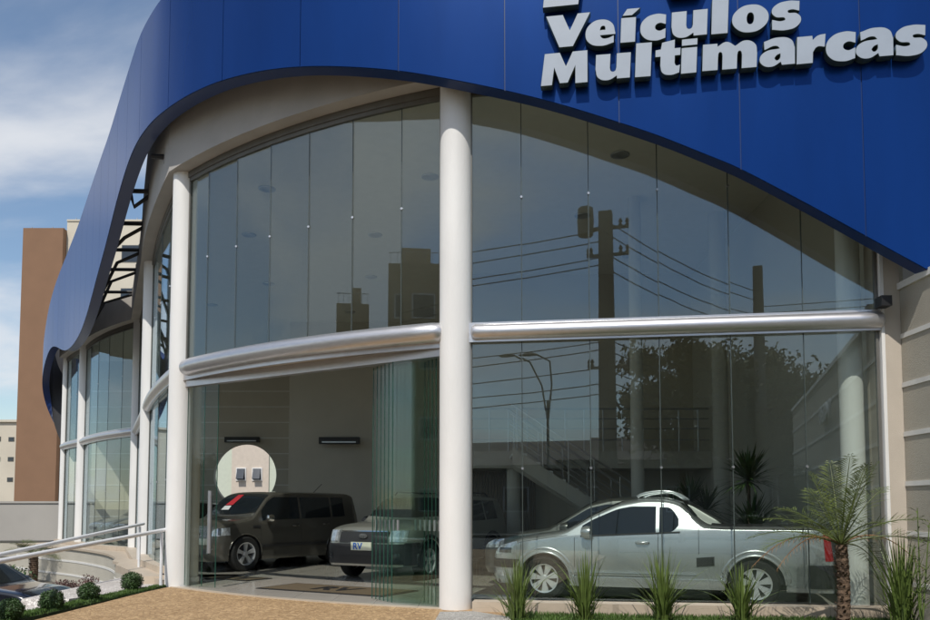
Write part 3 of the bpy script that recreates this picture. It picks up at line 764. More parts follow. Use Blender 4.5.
# retaining wall + terrace sill
RW = thing('retaining_wall', 'curved cream retaining wall with white joint lines under the left bays', 'wall', (-9, 22, 0))
def inRW(o): o.matrix_parent_inverse = Matrix.Translation((9, -22, 0)); return o
rc = catmull([(-7.45, 18.2), (-8.10, 18.9), (-8.62, 20.2), (-9.9, 22.4), (-11.8, 24.7), (-13.6, 26.3), (-15.6, 28.2)], 6)
rc = [Vector(p) for p in rc]
q = MB(); q2 = MB(); q3 = MB()
for a, b in zip(rc[:-1], rc[1:]):
    q.obox(a, b, .2, -1.2, -.06); q2.obox(a, b, .30, -.06, .0)
    for z in (-.42, -.84): q3.obox(a, b, .225, z-.03, z+.03)
inRW(q.build('wall_body', M['retain'], RW)); inRW(q2.build('sill', M['stone'], RW)); inRW(q3.build('joint_line', M['groove'], RW))
tp = [(p.x, p.y) for p in rc] + [(-14.9, 29.6)] + [(p.x, p.y) for p in reversed(front) if p.y > 17.9]
g = MB(); g.prism(tp, -1.2, -.012); tag(g.build('terrace', M['stone']), kind='structure')
sl = MB()
for i in (2, 3, 4, 5):
    pts, _ = bay(i, 10, .10)
    for a, b in zip(pts[:-1], pts[1:]): sl.obox(a, b, .34, -.008, .10)
sl.build('window_ledge', M['stone'], B)

# left boundary walls
g = MB(); g.box(-23, 33, -1.2, -15.2, 33.25, 1.42); g.box(-23, 32.95, 1.42, -15.2, 33.3, 1.50)
tag(g.build('boundary_wall', M['boundary']), 'long plain grey boundary wall below the brown tower', 'wall')
g = MB(); g.box(-22, 30.4, -1.2, -15.75, 30.7, -.05, 0); g.box(-22, 30.36, -.05, -15.70, 30.74, -.01, 1)
for z in (-.62, -.98): g.box(-22, 30.385, z-.015, -15.73, 30.4, z+.015, 1)
tag(g.build('low_wall', [M['retain'], M['alu_dark']]), 'low cream wall with thin dark joint lines in front of the boundary wall', 'wall')

# ------------------------------------------------------------------ cars
def lerp_tbl(t, x):
    if x <= t[0][0]: return t[0][1]
    for (a, b), (c, d) in zip(t[:-1], t[1:]):
        if x <= c: return b + (d-b)*(x-a)/(c-a)
    return t[-1][1]
def smooth_tbl(t, L_, it=2, h=.04):
    xs = [L_*i/240 for i in range(241)]; zs = [lerp_tbl(t, x) for x in xs]
    for _ in range(it*5):
        zs = [zs[0]] + [(zs[i-1]+2*zs[i]+zs[i+1])/4 for i in range(1, 240)] + [zs[-1]]
    return list(zip(xs, zs))
class Car:
    def __init__(s, L_, Wd, top, belt, wheels, wr, tumble=.42, Rf=.5, Rr=.35, af=.62, ar=.75, base=.2, sm=2, cr=.09, arch=.07):
        s.L = L_; s.Wm = Wd/2; s.top = smooth_tbl(top, L_, sm); s.belt = smooth_tbl(belt, L_, 3); s.wh = wheels; s.wr = wr
        s.tum = tumble; s.Rf = Rf; s.Rr = Rr; s.af = af; s.ar = ar; s.base = base; s.crm = cr; s.ra = wr+arch
    def T(s, x): 
        i = min(239.999, max(0, x/s.L*240)); k = int(i); return s.top[k][1]+(s.top[k+1][1]-s.top[k][1])*(i-k)
    def Bl(s, x): 
        i = min(239.999, max(0, x/s.L*240)); k = int(i); b = s.belt[k][1]+(s.belt[k+1][1]-s.belt[k][1])*(i-k); return min(b, s.T(x)-.05)
    def Wx(s, x):
        w = 1.
        if x < s.Rf: w = s.af+(1-s.af)*math.sqrt(max(0, 1-(1-x/s.Rf)**2))
        if x > s.L-s.Rr: 
            e = (x-(s.L-s.Rr))/s.Rr; w = s.ar+(1-s.ar)*math.sqrt(max(0, 1-e*e))
        return s.Wm*w
    def y(s, x, z):
        b = s.Bl(x); zz = min(z, b); qn = (zz-.52)/.5
        y = s.Wx(x)*(1-.055*qn*qn)
        if .60 < zz < .70: pass
        y -= .012*math.exp(-((zz-.42)/.05)**2)
        if z > b: y -= s.tum*(z-b)
        return y
    def dx(s, x, z):
        # raked nose and tail
        o = 0.
        if x < s.Rf: o += .42*max(0, z-.55)**1.5*(1-x/s.Rf)**1.3
        if x < s.Rf and z < .3: o += .5*(.3-z)*(1-x/s.Rf)
        if x > s.L-s.Rr: o -= .10*max(0, z-.6)*((x-(s.L-s.Rr))/s.Rr)
        return x+o
    def zb(s, x):
        z = s.base
        for xw in s.wh:
            if abs(x-xw) < s.ra: z = max(z, s.wr*.98 + math.sqrt(s.ra**2-(x-xw)**2))
        return z
    def crown(s, x, y):
        t = s.T(x); cr = min(s.crm, (t-s.Bl(x))*.9); ze = t-cr; ye = s.y(x, ze); k = min(1, abs(y)/ye); return ze+cr*(1-k**2.6)**(1/2.6)
    def ye(s, x):
        t = s.T(x); cr = min(s.crm, (t-s.Bl(x))*.9); return s.y(x, t-cr)
    def section(s, x):
        t = s.T(x); b = s.Bl(x); cr = min(s.crm, (t-b)*.9); ze = t-cr; z0 = s.zb(x); pts = []
        z0 = min(z0, b-.02)
        for i in range(9):
            z = z0+(b-z0)*i/8; pts.append((s.y(x, z), z))
        for i in range(1, 7):
            z = b+(ze-b)*i/6; pts.append((s.y(x, z), z))
        ye = s.y(x, ze)
        for i in range(1, 9):
            th = math.pi/2*i/8; pts.append((ye*math.cos(th)**(2/2.6), ze+cr*math.sin(th)**(2/2.6)))
        return pts
    def body(s, parent, m, name='body'):
        xs = set([0, s.L]); 
        k = int(s.L/.045)
        for i in range(k+1): xs.add(round(s.L*i/k, 4))
        for i in range(8): xs.add(round(s.Rf*(i/8)**2*.5, 4)); xs.add(round(s.L-s.Rr*(i/8)**2*.5, 4))
        for xw in s.wh:
            for i in range(25): xs.add(round(xw - s.ra*math.cos(math.pi*i/24), 4))
        xs = sorted(x for x in xs if 0 <= x <= s.L); ring = []
        for x in xs:
            sec = s.section(x); r = [(s.dx(x, z), -y, z) for y, z in sec] + [(s.dx(x, z), y, z) for y, z in reversed(sec[:-1])]
            ring.append(r)
        n = len(ring[0]); vs = [p for r in ring for p in r]; fs = []
        for i in range(len(ring)-1):
            for j in range(n-1): fs.append((i*n+j, i*n+j+1, (i+1)*n+j+1, (i+1)*n+j))
        fs.append(tuple(range(n))); fs.append(tuple((len(ring)-1)*n+j for j in range(n))[::-1])
        q = MB(); q.add(vs, fs)
        o = q.build(name, m, parent, smooth=True, auto=50)
        # dark floor + wheel housings
        f = MB(); f.box(.12, -s.Wm*.80, s.base+.01, s.L-.12, s.Wm*.80, .45)
        for xw in s.wh: f.box(xw-s.ra*.98, -s.Wm*.93, .3, xw+s.ra*.98, s.Wm*.93, s.wr*.98+s.ra*.97)
        f.box(.3, -s.Wm*.6, .4, s.L-.3, s.Wm*.6, .6)
        f.build('underbody', M['plastic'], parent)
        for xw in s.wh:
            for sd_ in (-1, 1):
                a = MB(); P = []
                for i in range(21):
                    th = math.pi*i/20; xx = xw-s.ra*math.cos(th); zz = s.wr*.98+s.ra*math.sin(th)
                    if zz < s.base: continue
                    P.append((xx, sd_*(s.y(xx, zz)-.004), zz))
                a.tube(P, .016, 6); a.build('wheel_arch', m, parent, smooth=True)
        return o
    def side(s, name, m, parent, x0, x1, lo, hi, eps=.004, nx=18, nz=5, sides=(-1, 1)):
        """patch on the flank between curves lo(x) and hi(x)"""
        out = []
        for sd_ in sides:
            q = MB(); vs = []; 
            for i in range(nx+1):
                x = x0+(x1-x0)*i/nx; a = lo(x) if callable(lo) else lo; b = hi(x) if callable(hi) else hi
                for j in range(nz+1):
                    z = a+(b-a)*j/nz; vs.append((s.dx(x, z), sd_*(s.y(x, z)+eps), z))
            fs = [(i*(nz+1)+j, i*(nz+1)+j+1, (i+1)*(nz+1)+j+1, (i+1)*(nz+1)+j) for i in range(nx) for j in range(nz)]
            # a little thickness
            base = len(vs); vs2 = [(p[0], p[1]-sd_*(eps+.006), p[2]) for p in vs]
            q.add(vs+vs2, fs + [tuple(base+k for k in f) for f in fs])
            rim = [j for j in range(nz+1)] + [i*(nz+1)+nz for i in range(1, nx+1)] + [nx*(nz+1)+j for j in range(nz-1, -1, -1)] + [i*(nz+1) for i in range(nx-1, 0, -1)]
            q.add([vs[k] for k in rim]+[vs2[k] for k in rim], [(k, (k+1) % len(rim), len(rim)+(k+1) % len(rim), len(rim)+k) for k in range(len(rim))])
            out.append(q.build(name, m, parent, smooth=True, auto=40))
        return out
    def top_patch(s, name, m, parent, x0, x1, k0=.9, k1=.9, eps=.006, bow=0.):
        q = MB(); vs = []; nx, ny = 12, 14
        for i in range(nx+1):
            for j in range(ny+1):
                u_ = -1+2*j/ny; x = x0+(x1-x0)*i/nx + bow*u_*u_*(1-i/nx); kk = k0+(k1-k0)*i/nx
                y = u_*kk*s.ye(x); z = s.crown(x, y)
                sl = (s.T(x+.03)-s.T(x-.03))/.06; nn = 1/math.sqrt(1+sl*sl)
                vs.append((s.dx(x, z)-sl*nn*eps, y, z+nn*eps))
        fs = [(i*(ny+1)+j, i*(ny+1)+j+1, (i+1)*(ny+1)+j+1, (i+1)*(ny+1)+j) for i in range(nx) for j in range(ny)]
        q.add(vs, fs); return q.build(name, m, parent, smooth=True)
    def xf(s, y, z):
        """x of the nose surface at (y,z)"""
        k = s.y(s.Rf*.9, z)/s.Wx(s.Rf*.9)*s.Wm; v = abs(y)/k
        if v <= s.af: x = 0
        else: x = s.Rf*(1-math.sqrt(max(0, 1-((v-s.af)/(1-s.af))**2)))
        return s.dx(x, z)
    def front(s, name, m, parent, y0, y1, lo, hi, eps=.006, mirror=False):
        outs = []
        for sd_ in ((1, -1) if mirror else (1,)):
            q = MB(); vs = []; ny, nz = 16, 5
            for i in range(ny+1):
                y = y0+(y1-y0)*i/ny; a = lo(y) if callable(lo) else lo; b = hi(y) if callable(hi) else hi
                for j in range(nz+1):
                    z = a+(b-a)*j/nz; vs.append((s.xf(y, z)-eps, sd_*y, z))
            fs = [(i*(nz+1)+j, i*(nz+1)+j+1, (i+1)*(nz+1)+j+1, (i+1)*(nz+1)+j) for i in range(ny) for j in range(nz)]
            b_ = len(vs); rim = [j for j in range(nz+1)] + [i*(nz+1)+nz for i in range(1, ny+1)] + [ny*(nz+1)+j for j in range(nz-1, -1, -1)] + [i*(nz+1) for i in range(ny-1, 0, -1)]
            q.add(vs, fs); q.add([vs[k] for k in rim]+[(vs[k][0]+.03, vs[k][1], vs[k][2]) for k in rim], [(k, (k+1) % len(rim), len(rim)+(k+1) % len(rim), len(rim)+k) for k in range(len(rim))])
            outs.append(q.build(name, m, parent, smooth=True, auto=40))
        return outs
def wheel(parent, x, y, r, spokes=7, w=.19, twin=False, wide=.30):
    sd_ = 1 if y > 0 else -1
    t = MB(); pr = [(r*.66, -w/2), (r*.90, -w/2), (r*.985, -w*.36), (r, -w*.2), (r, w*.2), (r*.985, w*.36), (r*.90, w/2), (r*.66, w/2), (r*.64, 0), (r*.66, -w/2)]
    t.lathe([(a, b+y) for a, b in pr], (x, 0, r), 40, 'y'); to = t.build('wheel', M['tyre'], parent, smooth=True, auto=35)
    q = MB(); yo = y+sd_*w*.42
    q.lathe([(r*.67, yo), (r*.67, yo+sd_*.010), (r*.60, yo+sd_*.006), (r*.59, yo-sd_*.05), (r*.60, yo-sd_*.12)], (x, 0, r), 40, 'y')
    q.lathe([(0, yo), (r*.12, yo), (r*.17, yo-sd_*.012), (r*.18, yo-sd_*.06)], (x, 0, r), 20, 'y')
    for k in range(spokes):
        for off in ((-.13, .13) if twin else (0,)):
            a = 2*math.pi*k/spokes + .3
            ca, sa = math.cos(a), math.sin(a)
            hw0, hw1 = ((r*.05, r*.06) if twin else (r*.06, r*wide*.5))
            def P(rr, h, yy): 
                h += off*rr*.9 if twin else 0
                return (x+ca*rr-sa*h, yy, r+sa*rr+ca*h)
            f0, f1 = yo-sd_*.006, yo-sd_*.002; b0 = yo-sd_*.04
            q.add([P(r*.12, -hw0, f0), P(r*.12, hw0, f0), P(r*.62, hw1, f1), P(r*.62, -hw1, f1), P(r*.12, -hw0, b0), P(r*.12, hw0, b0), P(r*.62, hw1, b0), P(r*.62, -hw1, b0)],
                  [(0,1,2,3),(4,7,6,5),(0,4,5,1),(1,5,6,2),(2,6,7,3),(3,7,4,0)])
    q.build('rim', M['rim'], to, smooth=True, auto=25)
    q = MB(); q.lathe([(0, yo-sd_*.07), (r*.6, yo-sd_*.07)], (x, 0, r), 24, 'y'); q.build('brake_disc', M['alu_dark'], to)
def mirror(parent, c, x, z, m):
    for sd_ in (-1, 1):
        y = c.y(x, z)*sd_; q = MB(); rings = []
        q.tube([(x-.10, y+sd_*.11, z+.01), (x-.085, y+sd_*.11, z+.01), (x-.02, y+sd_*.11, z+.01), (x+.03, y+sd_*.11, z+.01), (x+.05, y+sd_*.11, z+.01)], [.02, .065, .085, .08, .03], 12)
        q.tube([(x-.02, y-sd_*.01, z-.03), (x-.02, y+sd_*.06, z-.01)], .025, 8)
        q.build('mirror', m, parent, smooth=True, auto=50)
def seam_line(c, parent, x, z0, z1, w=.007, tilt=0.):
    c.side('door_gap', M['plastic'], parent, x-w/2, x+w/2, z0, z1, eps=.0015, nx=1, nz=10)
def handle_(c, parent, x, z, m):
    for sd_ in (-1, 1):
        y = c.y(x, z); q = MB(); q.tube([(x-.085, sd_*(y+.006), z), (x-.06, sd_*(y+.028), z), (x+.06, sd_*(y+.028), z), (x+.085, sd_*(y+.006), z)], [.014, .019, .019, .014], 10)
        q.build('door_handle', m, parent, smooth=True)
def plate(parent, c, z, letters=None):
    x = c.xf(0, z)-.03
    q = MB(); q.box(x, -.21, z-.07, x+.02, .21, z+.07); o = q.build('number_plate', M['green_ink'], parent)
    if letters:
        o2 = link('plate_letters', text_mesh(letters, .16, .002, .003), M['blue_ink'], o)
        o2.location = (x-.004, -.0+.07, z-.055); o2.rotation_euler = (R(90), 0, R(-90))
    return o

def place_car(name, label, loc, head, L_, group=None):
    """loc = ground point under the middle of the front axle end (nose); head = heading (x,y) of travel"""
    t = thing(name, label, 'car', (0, 0, 0), 0, group)
    ang = math.atan2(-head[1], -head[0])        # local +x runs from nose to tail
    t.rotation_euler = (0, 0, ang); t.location = (loc[0], loc[1], loc[2] if len(loc) > 2 else 0)
    return t

# --- silver pickup
def pickup():
    c = Car(4.43, 1.66, [(0, .60), (.04, .70), (.15, .77), (.45, .865), (.95, .945), (1.10, .985), (1.45, 1.20), (1.78, 1.345), (2.1, 1.405), (2.42, 1.40), (2.60, 1.35), (2.80, 1.13), (2.92, 1.04), (3.1, 1.02), (4.38, 1.02), (4.43, .97)],
            [(0, .62), (.5, .78), (1.1, .87), (2.6, .945), (2.95, .975), (4.43, .975)], (.80, 3.51), .30, tumble=.40, Rf=.62, Rr=.22, af=.55, ar=.84, base=.21, arch=.06)
    hd_ = Vector((-2.54, .84)).normalized()
    # front wheel outer face at (1.06, 10.95)
    lat = Vector((hd_.y, -hd_.x));
    if lat.y > 0: lat = -lat
    near_f = Vector((1.08, 10.98)); nose = near_f + hd_*.80 - lat*.80
    t = place_car('pickup_truck', 'silver two-door pickup truck with alloy wheels right behind the glass', (nose.x, nose.y), hd_, 4.43)
    t['category'] = 'pickup truck'
    c.body(t, M['silver'])
    # windows
    lo = lambda x: c.Bl(x)+.005
    def hi(x): return min(c.T(x)-.105, c.Bl(x)+.40)
    def hiA(x):
        return max(lo(x)+.004, min(c.T(x)-.105, 1.275))
    c.side('side_window', M['carglass'], t, 1.32, 2.29, lo, hiA, nx=26)
    def hiB(x):
        e = max(0, (x-2.42)/.16); return max(lo(x)+.01, min(c.T(x)-.115, 1.265)-.12*e*e)
    c.side('quarter_window', M['carglass'], t, 2.335, 2.58, lambda x: lo(x)+.08*max(0, (x-2.46)/.12)**2, hiB, nx=12)
    c.top_patch('windshield', M['carglass'], t, 1.13, 1.80, .93, .90, bow=.10)
    c.top_patch('rear_window', M['carglass'], t, 2.60, 2.78, .72, .72)
    c.top_patch('bed_cover', M['plastic'], t, 2.98, 4.34, .96, .96, eps=.012)
    c.side('bed_rail', M['plastic'], t, 2.98, 4.34, lambda x: c.T(x)-.035, lambda x: c.T(x)-.002, eps=.010, nx=8, nz=2)
    for sd_ in (-1, 1):
        q = MB(); P = [(2.02, sd_*.42, 1.40), (2.10, sd_*.42, 1.445), (2.30, sd_*.42, 1.475), (2.50, sd_*.42, 1.46), (2.66, sd_*.42, 1.36)]
        q.tube(catmull(P, 4), .024, 10); q.build('roof_bar', M['silver'], t, smooth=True)
    q = MB(); q.tube([(2.5, -.42, 1.455), (2.5, .42, 1.455)], .022, 10); q.build('cross_bar', M['silver'], t, smooth=True)
    # lamps
    c.side('headlight', M['lamp'], t, .055, .40, lambda x: .60+.04*(x/.4), lambda x: min(c.T(x)-.03, .70+.10*(x/.4)), eps=.006)
    c.side('lamp_insert', M['lamp_dark'], t, .12, .33, .635, .705, eps=.009)
    c.front('grille', M['plastic'], t, -.38, .38, .52, .60)
    c.front('bumper_intake', M['plastic'], t, -.5, .5, .27, .40)
    c.side('bumper_trim', M['plastic'], t, .02, .46, .43, .55, eps=.010)
    c.side('fog_lamp', M['lamp'], t, .10, .22, .31, .38, eps=.008)
    c.side('taillight', M['taillight'], t, 4.32, 4.42, .60, .95, eps=.006)
    c.side('rear_bumper', M['plastic'], t, 4.12, 4.425, .26, .55, eps=.012)
    c.side('side_vent', M['plastic'], t, 2.80, 3.02, lambda x: .50+.02*((x-2.80)/.22), lambda x: .615+.02*((x-2.80)/.22), eps=.008)
    c.side('sill_skirt', M['silver'], t, 1.16, 3.14, .215, .335, eps=.022, nx=24)
    seam_line(c, t, 1.22, .34, .86); seam_line(c, t, 2.32, .36, .93); seam_line(c, t, 2.83, .66, 1.0); seam_line(c, t, .47, .60, .80); seam_line(c, t, 4.10, .56, .97)
    c.side('hood_gap', M['plastic'], t, .42, 1.12, lambda x: c.Bl(x)+.012, lambda x: c.Bl(x)+.018, eps=.0015, nz=1)
    c.side('window_trim', M['plastic'], t, 1.30, 2.60, lambda x: c.Bl(x)-.014, lambda x: c.Bl(x)+.006, eps=.006, nx=26, nz=1)
    c.side('sill_gap', M['plastic'], t, 1.22, 2.32, .352, .358, eps=.0015, nz=1)
    c.side('body_crease', M['silver'], t, 1.16, 2.80, .395, .425, eps=.012, nz=2)
    handle_(c, t, 2.12, .80, M['silver'])
    mirror(t, c, 1.42, .92, M['silver'])
    for x in c.wh:
        for y in (-.735, .735): wheel(t, x, y, .30, 7, .19, wide=.34)
    for x in c.wh:   # flared fenders
        for sd_ in (-1, 1):
            q = MB(); P = []
            for i in range(25):
                th = math.pi*(.02+.96*i/24); rr = c.ra+.05; xx = x-rr*math.cos(th); zz = .30+rr*math.sin(th)
                P.append((xx, sd_*(c.y(min(max(xx, .05), 4.38), zz)-.010), zz))
            q.tube(P, [.012]+[.024]*23+[.012], 8); q.build('fender_flare', M['silver'], t, smooth=True)
    return t
pickup()

# --- boxy brown crossover
def boxy():
    c = Car(4.10, 1.78, [(0, .66), (.03, .80), (.12, .90), (.35, .98), (.85, 1.05), (1.0, 1.08), (1.42, 1.49), (1.60, 1.585), (2.3, 1.605), (3.75, 1.59), (3.96, 1.53), (4.0, 1.15), (4.10, .85)],
            [(0, .75), (.6, .90), (1.0, .98), (3.0, 1.03), (4.1, 1.08)], (.80, 3.35), .335, tumble=.22, Rf=.45, Rr=.3, af=.66, ar=.8, base=.22, sm=1, cr=.075)
    hd_ = Vector((-.6, -.8)); lat = Vector((.8, -.6)); nf = Vector((-4.36, 15.9)); nose = nf + hd_*.8 - lat*.84
    t = place_car('crossover_car', 'boxy dark brown crossover with red card in its windshield', (nose.x, nose.y), hd_, 4.1)
    c.body(t, M['bronze'])
    lo = lambda x: c.Bl(x)+.01
    hi = lambda x: max(lo(x)+.005, min(c.T(x)-.10, 1.475))
    c.side('side_window', M['carglass'], t, 1.22, 2.22, lo, hi, nx=20); c.side('side_window', M['carglass'], t, 2.28, 3.12, lo, hi); c.side('quarter_window', M['carglass'], t, 3.18, 3.55, lo, hi)
    ws = c.top_patch('windshield', M['carglass'], t, 1.03, 1.52, .93, .9, bow=.08)
    q = MB(); x = 1.28; z = c.crown(x, -.2)
    def wp(xx, yy, e=.02): return (xx-e*.6, yy, c.crown(xx, yy)+e*.8)
    q.add([wp(1.22, .10), wp(1.22, .34), wp(1.46, .22), wp(1.46, .04)], [(0, 1, 2, 3)]); q.build('price_card', M['red'], t)
    q = MB(); q.add([wp(1.12, .10), wp(1.12, .36), wp(1.205, .34), wp(1.205, .12)], [(0, 1, 2, 3)]); q.build('price_card', M['card'], t)
    c.side('headlight', M['lamp'], t, .035, .42, lambda x: .70+.05*x, lambda x: min(c.T(x)-.05, .83+.10*x), eps=.008)
    c.side('lamp_insert', M['lamp_dark'], t, .16, .22, .72, .86, eps=.010)
    c.front('grille', M['plastic'], t, -.42, .42, .68, .76)
    c.front('bumper_band', M['silver2'], t, -.72, .72, .54, .66, eps=.012)
    c.front('bumper_intake', M['plastic'], t, -.5, .5, .30, .46)
    c.front('fog_lamp', M['lamp_dark'], t, .60, .72, .36, .46, eps=.012, mirror=True)
    c.side('side_molding', M['plastic'], t, 1.2, 2.95, .46, .52, eps=.014)
    c.side('side_vent', M['plastic'], t, .98, 1.16, .85, .90, eps=.008)
    seam_line(c, t, 1.18, .3, .98); seam_line(c, t, 2.25, .3, 1.0); seam_line(c, t, 3.12, .75, 1.03)
    handle_(c, t, 2.08, .88, M['bronze']); handle_(c, t, 2.95, .90, M['bronze'])
    mirror(t, c, 1.36, 1.03, M['chrome'])
    for x in c.wh:
        for y in (-.80, .80): wheel(t, x, y, .345, 5, .21, True)
    q = MB(); q.tube([(3.3, 0, 1.55), (3.62, 0, 1.80)], .006, 6); q.build('antenna', M['plastic'], t)
boxy()

# --- compact SUV
def suv(name, label, nose, hd_, paint, trim, letters=None, group=None, sc=1.0):
    c = Car(4.15, 1.74, [(0, .76), (.03, .86), (.10, .92), (.5, .985), (1.05, 1.03), (1.18, 1.05), (1.62, 1.42), (1.84, 1.51), (2.5, 1.53), (3.7, 1.50), (3.95, 1.38), (4.08, 1.1), (4.15, .85)],
            [(0, .78), (.6, .90), (1.1, .96), (3.0, 1.0), (4.15, 1.05)], (.80, 3.30), .33, tumble=.28, Rf=.42, Rr=.3, af=.68, ar=.8, base=.26, sm=1, cr=.08)
    t = place_car(name, label, nose, hd_, 4.15, group)
    c.body(t, paint)
    lo = lambda x: c.Bl(x)+.01
    hi = lambda x: max(lo(x)+.005, min(c.T(x)-.11, 1.40))
    c.side('side_window', M['carglass'], t, 1.36, 2.2, lo, hi); c.side('side_window', M['carglass'], t, 2.27, 3.05, lo, hi); c.side('quarter_window', M['carglass'], t, 3.12, 3.6, lo, hi)
    c.top_patch('windshield', M['carglass'], t, 1.20, 1.68, .93, .9, bow=.08)
    c.front('grille', M['plastic'], t, -.50, .50, .66, .84); c.front('grille_bar', M['chrome'], t, -.48, .48, .845, .862, eps=.010)
    q = MB(); x = c.xf(0, .79)-.03; q.lathe([(0, 0), (.085, 0), (.085, .015), (0, .015)], (0, 0, 0), 24); e = q.build('badge', M['chrome'], t); e.rotation_euler = (0, R(-90), 0); e.scale = (.5, 1, 1); e.location = (x, 0, .77)
    c.front('headlight', M['lamp'], t, .54, .80, .68, .87, eps=.010, mirror=True)
    c.front('front_bumper', trim, t, -.84, .84, .30, .64, eps=.030)
    c.front('bumper_intake', M['lamp_dark'] if False else M['black'], t, -.46, .46, .34, .44, eps=.036)
    c.front('fog_lamp', M['lamp_dark'], t, .62, .74, .38, .48, eps=.038, mirror=True)
    c.side('front_bumper', trim, t, .10, .44, .28, .66, eps=.02); c.side('side_cladding', trim, t, 1.22, 2.88, .28, .46, eps=.018)
    c.side('rear_bumper', trim, t, 3.72, 4.14, .28, .60, eps=.018)
    for x in c.wh:
        for sd_ in (-1, 1):
            q = MB(); P = []
            for i in range(21):
                th = math.pi*i/20; rr = c.ra+.03; xx = x-rr*math.cos(th); P.append((xx, sd_*(c.y(min(max(xx, .05), 4.1), .5)-.008), .33+rr*math.sin(th)))
            q.tube(P, .035, 8); q.build('fender_flare', trim, t, smooth=True)
    seam_line(c, t, 1.2, .47, .96); seam_line(c, t, 2.23, .47, .98)
    handle_(c, t, 2.08, .84, paint); mirror(t, c, 1.46, 1.0, trim)
    for k in (-1, 1):
        q = MB(); q.tube([(1.9, k*.58, 1.50), (2.0, k*.58, 1.555), (3.5, k*.58, 1.545), (3.6, k*.58, 1.49)], .016, 8); q.build('roof_rail', M['plastic'], t, smooth=True)
    po = plate(t, c, .60, letters); po.location = (-.03, 0, 0)
    for x in c.wh:
        for y in (-.77, .77): wheel(t, x, y, .33, 5, .2)
    return t
suv('suv_car', 'pale silver compact SUV with blue-lettered plate, behind the folded glass doors', (-1.75, 13.75), Vector((-.47, -.883)), M['silver2'], M['plastic'], 'RV')

# --- generic hatchback for the other cars
def hatch(label, nose, hd_, paint, z=0, group='cars parked in the rear of the showroom', name='hatchback_car'):
    c = Car(4.05, 1.68, [(0, .60), (.04, .70), (.15, .76), (.5, .86), (1.0, .93), (1.1, .95), (1.75, 1.35), (2.1, 1.43), (2.6, 1.44), (3.3, 1.38), (3.85, 1.05), (3.98, .98), (4.05, .8)],
            [(0, .62), (.6, .80), (1.1, .87), (3.0, .93), (4.05, .95)], (.78, 3.26), .30, tumble=.38, Rf=.5, Rr=.35, af=.58, ar=.75, base=.2)
    t = place_car(name, label, (nose[0], nose[1], z), hd_, 4.05, group)
    c.body(t, paint)
    lo = lambda x: c.Bl(x)+.01
    hi = lambda x: max(lo(x)+.005, min(c.T(x)-.105, 1.31))
    c.side('side_window', M['carglass'], t, 1.35, 2.2, lo, hi); c.side('side_window', M['carglass'], t, 2.27, 3.1, lo, hi)
    c.top_patch('windshield', M['carglass'], t, 1.13, 1.80, .93, .9, bow=.1); c.top_patch('rear_window', M['carglass'], t, 3.35, 3.80, .85, .85)
    c.side('headlight', M['lamp'], t, .05, .40, lambda x: .60+.05*x, lambda x: min(c.T(x)-.04, .72+.1*x), eps=.006)
    c.front('grille', M['plastic'], t, -.4, .4, .50, .60); c.front('bumper_intake', M['plastic'], t, -.5, .5, .26, .38)
    c.side('taillight', M['taillight'], t, 3.85, 4.02, .70, .92, eps=.006)
    mirror(t, c, 1.42, .93, paint); seam_line(c, t, 1.2, .28, .86); seam_line(c, t, 2.23, .28, .92); handle_(c, t, 2.06, .78, paint)
    for x in c.wh:
        for y in (-.745, .745): wheel(t, x, y, .30, 6, .19)
    return t
hatch('dark grey hatchback half hidden behind the silver pickup', (.48, 13.9), Vector((-.95, .28)), M['grey_paint'])
q = MB()
hatch('black hatchback between the brown crossover and the left door post', (-6.1, 19.4), Vector((-.62, -.78)), M['black_paint'])
hatch('silver hatchback behind the left bay glass', (-12.75, 27.5), Vector((-.75, -.66)), M['silver'])
hatch('black hatchback nearest the slim column behind the left bay glass', (-11.25, 26.0), Vector((-.75, -.66)), M['black_paint'])
hatch('dark hatchback behind the narrow glass beside the left entrance column', (-5.75, 17.0), Vector((-.55, -.83)), M['black_paint'])
hatch('glossy black car parked low outside beside the ramp', (-7.45, 15.2), Vector((1, -.05)), M['black_paint'], -1.12, None, 'parked_car')
q = MB(); p = at(328, 545, 13.9)

# ------------------------------------------------------------------ interior fittings
# mezzanine with rail and stair
MZ = thing('mezzanine', 'dark mezzanine slab with railing at the back of the showroom', 'mezzanine', (2.7, 18.2, 0))
def inM(o): o.matrix_parent_inverse = Matrix.Translation((-2.7, -18.2, 0)); return o
q = MB(); q.box(-.45, 17.6, 2.12, 5.45, 19.0, 2.50); inM(q.build('slab', M['inner_wall'], MZ))
q = MB()
for k in range(14): x = -.3+k*.42; q.tube([(x, 17.65, 2.5), (x, 17.65, 3.42)], .018, 6)
for z in (2.75, 3.0, 3.22, 3.44): q.tube([(-.4, 17.65, z), (5.4, 17.65, z)], .016 if z < 3.4 else .026, 6)
inM(q.build('railing', M['steel'], MZ))
p = at(515, 500, 17.4); q = MB(); q.lathe([(.16, 0), (.16, 2.12)], (p.x, 17.8, 0), 20); inM(q.build('support_column', M['inner_wall'], MZ, smooth=True))
q = MB()
for k in range(30): q.box(-.42+k*.07, 18.9, .05, -.42+k*.07+.055, 18.93, 2.1)
inM(q.build('vertical_blind', M['blind'], MZ))
ST = thing('staircase', 'pale staircase descending to the right from the mezzanine', 'staircase', (1.2, 16.8, 0))
def inS(o): o.matrix_parent_inverse = Matrix.Translation((-1.2, -16.8, 0)); return o
q = MB(); x0, z0 = .98, 2.50; n = 14; run, rise = .265, 2.5/14
for k in range(n): q.box(x0+k*run, 16.5, z0-(k+1)*rise, x0+(k+1)*run+.04, 17.55, z0-(k+1)*rise+.05)
inS(q.build('tread', M['white_paint'], ST))
q = MB()
